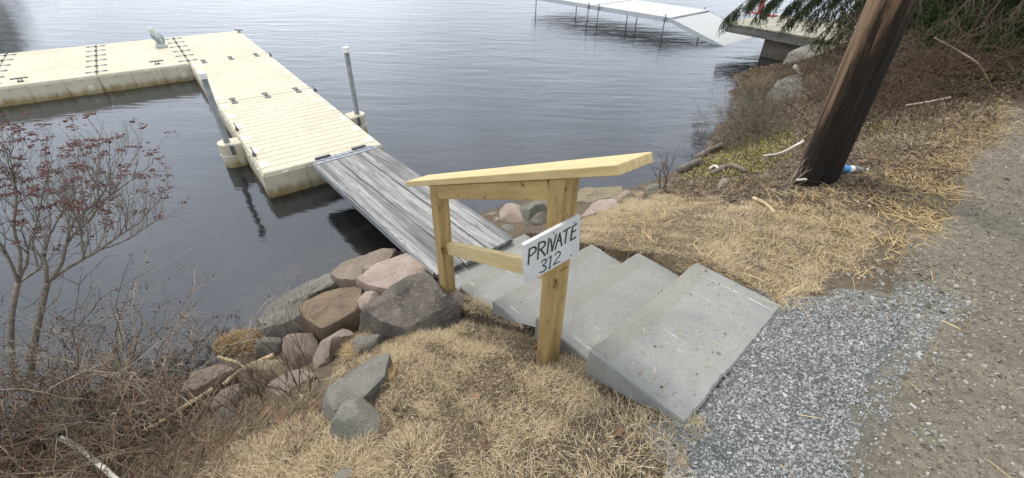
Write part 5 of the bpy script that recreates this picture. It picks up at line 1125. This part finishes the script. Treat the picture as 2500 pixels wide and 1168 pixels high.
# brambles: arching pale canes with hips
def bramble(label, px, py, zz, ncane, L, mat, seed, berries=0, spread=.16, up=1.0, name='bramble', group='brambles at the bottom of the bank', r=.0042, side=2, cat='bramble'):
    rs = np.random.default_rng(seed); c = at(px, py, zz); paths = []; bp = []
    L *= 1.15
    for k in range(int(ncane * 1.7)):
        p = c + np.array([rs.normal(0, spread), rs.normal(0, spread), 0]); p[2] = float(ground(p[0], p[1])) - .02
        a = rs.uniform(0, 6.28); d = np.array([math.cos(a) * rs.uniform(.2, .9), math.sin(a) * rs.uniform(.2, .9), up]); ln = L * rs.uniform(.55, 1.15)
        P, dd = wander(p, d, ln, 9, rs, -.10, .13); rr = r * rs.uniform(.6, 1.3); paths.append((P, np.linspace(rr, rr * .35, 10)))
        for q in range(rs.integers(2, 2 + side * 3)):
            i = rs.integers(2, 9); P2, _ = wander(P[i], rot_rand(P[i] - P[i - 1], rs.uniform(.5, 1.1), rs), ln * rs.uniform(.18, .45), 5, rs, -.02, .2); paths.append((P2, np.linspace(rr * .55, rr * .25, 6)))
            for w in range(rs.integers(1, 4)):
                j = rs.integers(1, 5); P3_, _ = wander(P2[j], rot_rand(P2[j] - P2[j - 1], rs.uniform(.5, 1.2), rs), ln * rs.uniform(.05, .16), 3, rs, 0, .2); paths.append((P3_, np.linspace(rr * .38, rr * .2, 4)))
                if rs.random() < berries:
                    for _ in range(rs.integers(1, 4)): bp.append(P3_[-1] + rs.normal(0, .008, 3))
        if berries:      # short thorny spurs along the cane
            for q in range(14):
                i = rs.integers(1, 9); f = rs.random(); s0 = P[i] + (P[i + 1] - P[i]) * f if i < 9 else P[i]; dv = rot_rand(P[i] - P[i - 1], 1.2, rs)
                paths.append((np.array([s0, s0 + dv * .012, s0 + dv * .022]), [rr * .5, rr * .3, rr * .12]))
                if rs.random() < berries * .6: bp.append(s0 + dv * .022 + np.array([0, 0, -.006]))
    e = empty(name, c, label, cat, group); tube_obj('cane', paths, mat, e, 4)['kind'] = 'stuff'
    if bp:
        bp = np.array(bp); V, F = octas(bp, rs.uniform(.0042, .007, len(bp)), (1, 1, 1.25)); np_obj('berry', V, F, 'berry', e)['kind'] = 'stuff'
bramble('pale thorny bramble with dark hips arching over the water', 330, 960, .1, 22, .88, 'bark_pale', 21, .45, .13)
bramble('pale thorny bramble with red hips beside the tan stick', 440, 980, .15, 16, .62, 'bark_pale', 22, .45, .12)
bramble('dense grey-brown bramble tangle under the bare shrubs', 180, 1010, .12, 32, 1.0, 'bark_grey', 23, .3, .2)
bramble('dark-caned bramble with hips under the upright shrub', 60, 1060, .2, 32, 1.0, 'bark_dark', 24, .35, .22)
bramble('reddish tangled bramble at the bottom of the bank', 120, 1150, .3, 30, .7, 'bark_red', 25, .15, .22)
bramble('brown tangled bramble below the driftwood branch', 320, 1110, .4, 24, .55, 'bark_red', 26, .1, .2)
bramble('reddish brown bramble next to the pale grass tuft', 470, 1120, .5, 14, .4, 'bark_red', 27, .05, .15)
bramble('grey bramble under the pale canes by the water', 260, 1060, .2, 20, .6, 'bark_grey', 28, .2, .2)
bramble('thin reddish twigs standing beside the reed heap', 545, 900, .12, 9, .45, 'bark_red', 29, 0, .06, side=1, r=.003)
bramble('grey bramble tangle under the dark canes', -40, 1120, .25, 24, .8, 'bark_grey', 30, .25, .22)
# upright dark stems by the boulders
def stems(label, px, py, zz, n, L, seed, mat='bark_dark', spread=.06, lean=(0, 0), r=.0032, lev=1, group='thin leafless saplings', name='sapling'):
    rs = np.random.default_rng(seed); c = at(px, py, zz); paths = []; tips = []
    for k in range(n):
        p = c + np.array([rs.normal(0, spread), rs.normal(0, spread), 0]); p[2] = float(ground(p[0], p[1])) - .02
        grow(paths, tips, p, np.array([rs.normal(lean[0], .35), rs.normal(lean[1], .35), 1.4]), L * rs.uniform(.4, .75), r * rs.uniform(.7, 1.2), lev, rs, 3, .08, .1, .5)
    e = empty(name, c, label, 'shrub', group); tube_obj('stem', paths, mat, e, 4)['kind'] = 'stuff'
stems('thin dark leafless shrub in front of the lichen-stained boulder', 745, 965, .42, 13, .50, 41, lev=2, lean=(-.5, .1))
stems('thin dark leafless shrub in front of the broad brown boulder', 650, 975, .35, 10, .48, 42, lev=2, lean=(-.4, .1))
stems('bare dark sapling with a stub beside the rail end', 1622, 470, .15, 4, .42, 43, 'bark_dark', .03, r=.007, lev=2)
stems('single thin dark sapling in the yellow-green ground cover', 1785, 395, .3, 2, .75, 44, 'bark_dark', .02, r=.005)
stems('few thin reed-like twigs at the waterline by the bare sapling', 1595, 455, .0, 7, .2, 45, 'bark_dark', .08, r=.002, lev=0)
stems('forked leafless sapling in front of the pole foot', 1915, 462, .93, 4, .5, 46, 'bark_pale', .02, lean=(.6, -.1), r=.0035)
stems('thin twigs in the leaves between the stones and the pole', 1840, 460, .7, 6, .4, 47, 'bark_dark', .12, r=.003)
stems('thin bare twigs rising from the water edge', 1660, 430, .05, 6, .45, 48, 'bark_dark', .18, r=.003)
# twiggy shrubs on the right bank
for i, (px, py, zz, n, L, mat, lab, spd) in enumerate([
    (1800,345,.2,46,.68,'bark_grey','grey tangled leafless shrub overhanging the water',.22), (1845,300,.3,50,.62,'bark_grey','dense grey-brown leafless shrub beside the reed tuft',.28),
    (1895,262,.4,26,.5,'bark_grey','grey leafless shrub behind the dense shrub by the reeds',.3), (1960,255,.6,14,.42,'bark_dark','brown leafless shrub at the left side of the pole',.3),
    (2045,175,.7,16,.6,'bark_dark','brown twiggy shrub hanging over the ledge stones',.35), (2130,270,1.1,34,1.0,'bark_dark','brown arching shrub tangle right behind the pole',.35),
    (2200,220,1.2,36,1.1,'bark_dark','brown arching shrub tangle on the bank beyond the pole',.4), (2290,180,1.35,30,1.0,'bark_dark','dark shrub tangle under the spruce boughs',.4), (2400,140,1.5,28,1.0,'bark_dark','dark shrub tangle at the road side of the bank',.45), (2090,190,1.0,26,.9,'bark_grey','grey shrub tangle partly hidden by the pole',.35)]):
    bramble(lab, px, py, zz, n, L, mat, 60 + i, 0, spd, .9, 'leafless_shrub', 'leafless shrubs on the right bank', .0042, 3, 'shrub')
# fallen branch on the bank
def stick(name, pts, r0, r1, mat, label, cat='branch', k=7, n=None, group=None, extra=None):
    S = spline(pts, n or len(pts) * 5); S = S + np.array([[.006 * mnoise.noise(Vector((i * .9, j * 3., len(pts)))) for j in range(3)] for i in range(len(S))])
    paths = [(S, np.linspace(r0, r1, len(S)))]
    for q in (extra or []): Q = spline(q, 8); paths.append((Q, np.linspace(r0 * .7, r1 * .6, 8)))
    return tube_obj(name, paths, mat, None, k, label, cat, group)
g3 = lambda px, py, up=.02: (lambda P: np.array([P[0], P[1], float(ground(P[0], P[1])) + up]))(hit(px, py))
stick('driftwood_stick', [at(545,940,.28), at(585,908,.30), at(640,880,.33), at(668,868,.34)], .014, .020, 'stick_tan', 'tan forked stick lying over the broad brown boulder', extra=[[at(600,902,.31), at(575,885,.34), at(532,872,.36)]])
stick('driftwood_stick', [at(345,1055,.25), at(395,1030,.27), at(440,1000,.27), at(520,950,.27)], .012, .016, 'stick_tan', 'long pale stick leading from the brambles to the boulders')
stick('driftwood_stick', [at(150,1070,.35), at(200,1100,.38), at(260,1150,.45), at(300,1185,.5)], .016, .012, 'birch_white', 'whitish bare branch lying through the brambles')
stick('driftwood_stick', [at(245,1070,.2), at(262,1040,.25), at(278,1010,.32)], .013, .010, 'birch_white', 'short greyish white stub standing in the brambles')
stick('driftwood_stick', [at(690,736,.14), at(730,718,.16), at(762,704,.18)], .005, .004, 'stick_tan', 'thin pale reed lying on the long grey boulder', 'reed')
stick('driftwood_stick', [g3(1860,393,.06), g3(1900,385,.05), g3(1935,370,.06), g3(1955,362,.08)], .010, .016, 'birch_white', 'whitish stick lying on the bank left of the pole')
stick('driftwood_stick', [at(1945,440,1.04), at(1985,436,1.05), at(2010,424,1.06), at(2030,408,1.08)], .010, .014, 'birch_white', 'curved white stick against the pole foot')
stick('driftwood_stick', [at(1942,163,.5), at(1948,172,.5), at(1957,186,.48)], .045, .03, 'birch_white', 'white bleached branch on the ledge stones')
stick('driftwood_log', [g3(1655,425,.05), g3(1680,415,.06), g3(1708,402,.06)], .055, .045, 'driftwood', 'mossy grey driftwood log at the water edge', 'log', 9)
stick('driftwood_log', [g3(1700,392,.04), g3(1730,376,.06), g3(1765,362,.06)], .05, .035, 'driftwood', 'dark wet driftwood log just above the mossy log', 'log', 9)
stick('driftwood_log', [g3(1735,432,.03), g3(1780,415,.06), g3(1818,425,.03)], .038, .02, 'driftwood', 'grey weathered driftwood hump among the leaves', 'log', 9)
stick('bark_piece', [g3(1730,420,.04), g3(1742,416,.06), g3(1752,422,.05)], .020, .012, 'birch_white', 'white scrap of birch bark by the driftwood', 'bark', 7)
stick('wood_scrap', [g3(1838,490,.02), g3(1865,505,.03), g3(1890,522,.01)], .018, .010, 'stick_tan', 'brown broken stick lying in the straw below the grey stone', 'stick', 6)
stick('fallen_branch', [at(2420,215,1.45), at(2390,160,1.75), at(2340,125,1.85), at(2280,92,1.95)], 0.012, .006, 'bark_red', 'long arching dead branch on the shaded bank', 'branch')
stick('fallen_branch', [at(2320,238,1.35), at(2260,250,1.3), at(2210,258,1.25)], .012, .008, 'bark_pale', 'low dead branch lying at the foot of the bank', 'branch')
# plastic bottle
P = hit(2085, 414); bz = float(ground(P[0], P[1])) + .034; P0_ = at(2052, 412, bz); P1_ = at(2125, 416, bz)
bt = empty('plastic_bottle', (P0_ + P1_) / 2 - np.array([0, 0, .03]), 'clear plastic bottle with blue and white label lying beside the pole', 'bottle')
ax = P1_ - P0_; bl = .23; Mb = frame(P0_, (0, 0, 1), ax) ; Mb = frame(P0_, ax, (0, 0, 1)) @ Matrix.Rotation(math.pi / 2, 4, 'Y')
def lathe(name, prof, mat, n=20):
    V, Fc = [], []
    for r, z in prof:
        for j in range(n): V.append((r * math.cos(2 * math.pi * j / n), r * math.sin(2 * math.pi * j / n), z))
    for i in range(len(prof) - 1):
        for j in range(n): Fc.append((i * n + j, i * n + (j + 1) % n, (i + 1) * n + (j + 1) % n, (i + 1) * n + j))
    return np_obj(name, V, Fc, mat, bt, Mb, smooth=True)
lathe('body', [(.001, 0), (.026, .001), (.031, .008), (.031, .15), (.026, .175), (.014, .20), (.012, .215)], 'clear_plastic')
lathe('label', [(.0318, .02), (.0318, .07)], 'blue_label'); lathe('label', [(.0318, .0705), (.0318, .105)], 'white_label'); lathe('cap', [(.0145, .213), (.0145, .229), (.001, .230)], 'white_cap')

# ------------------------------------------------------------------ spruce
def spruce(base, ht, label, targets, nrand, seed, rmax, name='spruce_tree', nsp=30):
    rs = np.random.default_rng(seed); base = np.array(base, float); e = empty(name, base, label, 'tree', 'spruce trees on the bank')
    tr = np.array([base + np.array([.03 * math.sin(k), .03 * math.cos(k * 1.3), ht * k / 10 - .2]) for k in range(11)]); tube_obj('trunk', [(tr, np.linspace(.19, .03, 11))], 'conifer_bark', e, 10)
    paths = []; sprigs = []
    def bough(P):
        n = len(P); L = np.linalg.norm(P[-1] - P[0]); paths.append((P, np.linspace(.012 + .006 * L, .006, n)))
        for k in range(int(nsp * L / 2)):
            f = rs.uniform(.22, 1.0); i = min(int(f * (n - 1)), n - 2); q = P[i] + (P[i + 1] - P[i]) * (f * (n - 1) - i); d = P[i + 1] - P[i]; d /= np.linalg.norm(d)
            sdv = np.cross(d, [0, 0, 1.0]); sdv /= np.linalg.norm(sdv) + 1e-9; sgn = rs.choice([-1, 1]); ln = rs.uniform(.2, .55) * (1.25 - f * .6)
            Q, dd = wander(q, d * .6 + sdv * sgn * rs.uniform(.4, 1) + np.array([0, 0, -.1]), ln, 5, rs, -.22, .12); paths.append((Q, np.linspace(.006, .002, 6)))
            for w in range(int(5 + ln * 18)):
                j = rs.integers(1, 5); s0 = Q[j] + (Q[j + 1] - Q[j]) * rs.random() if j < 5 else Q[j]; sprigs.append((s0, np.array([rs.normal(0, .45), rs.normal(0, .45), -1.0]) + dd * rs.uniform(0, .9), rs.uniform(.10, .22)))
            sprigs.append((Q[-1], dd + np.array([0, 0, -.6]), .2))
    for (T, z0) in targets:
        T = np.array(T); S = base + np.array([0, 0, z0 - base[2]]); m = (S + T) / 2; m[2] = max(S[2], T[2]) - .0 + .12; bough(spline([S, m, T], 9))
    for k in range(nrand):
        z0 = base[2] + rs.uniform(.5, ht * .95); a = rs.uniform(0, 6.28); L = rmax * (1 - (z0 - base[2]) / ht) * rs.uniform(.7, 1.1) + .3; S = np.array([base[0], base[1], z0])
        T = S + np.array([math.cos(a) * L, math.sin(a) * L, -.28 * L]); m = (S + T) / 2 + np.array([0, 0, .12 * L]); bough(spline([S, m, T], 7))
    tube_obj('bough', paths, 'conifer_bark', e, 4)
    n = len(sprigs); P = np.array([s[0] for s in sprigs]); D = np.array([s[1] for s in sprigs]); D /= np.linalg.norm(D, axis=1)[:, None]; Ls = np.array([s[2] for s in sprigs]); K = 16
    A = np.cross(D, RNG.normal(0, 1, (n, 3))); A /= np.linalg.norm(A, axis=1)[:, None]; Bv = np.cross(D, A)
    t = np.tile(np.linspace(.02, 1, K), (n, 1)) ; an = RNG.uniform(0, 6.28, (n, K)); rad = A[:, None] * np.cos(an)[..., None] + Bv[:, None] * np.sin(an)[..., None]
    root = P[:, None] + D[:, None] * (t * Ls[:, None])[..., None]; nl = RNG.uniform(.022, .038, (n, K))[..., None]
    dirn = D[:, None] * .9 + rad * .75; dirn /= np.linalg.norm(dirn, axis=-1)[..., None]; side = np.cross(dirn, D[:, None] + .01); side /= np.linalg.norm(side, axis=-1)[..., None] + 1e-9; w = .0042
    V = np.stack([root - side * w, root + side * w, root + dirn * nl + side * w * .6, root + dirn * nl - side * w * .6], 2).reshape(-1, 3); b = np.arange(n * K) * 4
    F = np.stack([b, b + 1, b + 2, b + 3], 1).tolist(); rn = np.repeat(np.clip(np.repeat(RNG.uniform(0, 1, n), K) * .7 + RNG.uniform(0, .3, n * K), 0, 1), 4)
    o = np_obj('crown', V, F, 'needle', e, rnd=rn); o['kind'] = 'stuff'
tg = []
for px, py, t, z0 in [(1775,40,9.0,3.1),(1800,30,9.2,3.3),(1835,42,8.8,3.0),(1870,12,9.4,3.3),(1905,30,9.0,3.0),(1930,45,8.6,2.9),(1960,20,8.8,3.2),(1985,60,8.3,2.8),(2010,80,8.0,2.7),(2035,90,7.8,2.6),(2060,60,7.8,2.8),(1990,30,8.4,3.1),(2040,30,8.2,3.0),(2090,70,7.6,2.7),(2020,5,8.6,3.3),(2250,40,5.9,2.8),(2150,30,6.1,2.9),(2280,10,6.1,3.0),(2350,20,5.7,2.9),(2440,20,5.7,2.9),(2480,50,5.5,2.8),(2300,70,5.5,2.6),(2180,60,5.8,2.7),(2450,70,5.3,2.6),(2380,80,5.4,2.6),(1945,10,9.0,3.2),(2075,20,8.0,3.0),(2320,50,5.7,2.7),(2400,30,5.7,2.8),(2200,20,6.1,3.0)]:
    P = deep(px, py, t); tg.append((P, z0 + .35))
spruce((8.7, 8.4, float(ground(8.7, 8.4))), 9, 'dark green spruce with drooping boughs over the old deck', tg, 46, 3, 3.2)
spruce((11.2, 6.6, float(ground(11.2, 6.6))), 9, 'dark green spruce out of view, added to shade the bank', [], 60, 4, 3.4, nsp=18)  # unseen tree, added to throw shade on the bank
# unseen mound and spruces, added far left for the dark reflection on the water
b2 = bmesh.new(); bmesh.ops.create_uvsphere(b2, u_segments=40, v_segments=16, radius=1)
for v in b2.verts:
    r_ = 1 + .18 * mnoise.noise(v.co * 1.7); v.co = Vector((v.co.x * 7 * r_, v.co.y * 6 * r_, v.co.z * 1.1))
tag(bm_obj('added_island', b2, 'rock_brown', None, Matrix.Translation((-37, 31.5, -.3)), True), kind='structure')
for k, (X, Y, h, lab) in enumerate([(-33.5, 30.5, 8, 'lowest unseen spruce added for its reflection'), (-36, 32.5, 10, 'tallest unseen spruce added for its reflection'), (-39, 31, 9, 'middle-sized unseen spruce added for its reflection')]):
    spruce((X, Y, .2), h, lab, [], 70, 10 + k, 3.6, nsp=26)
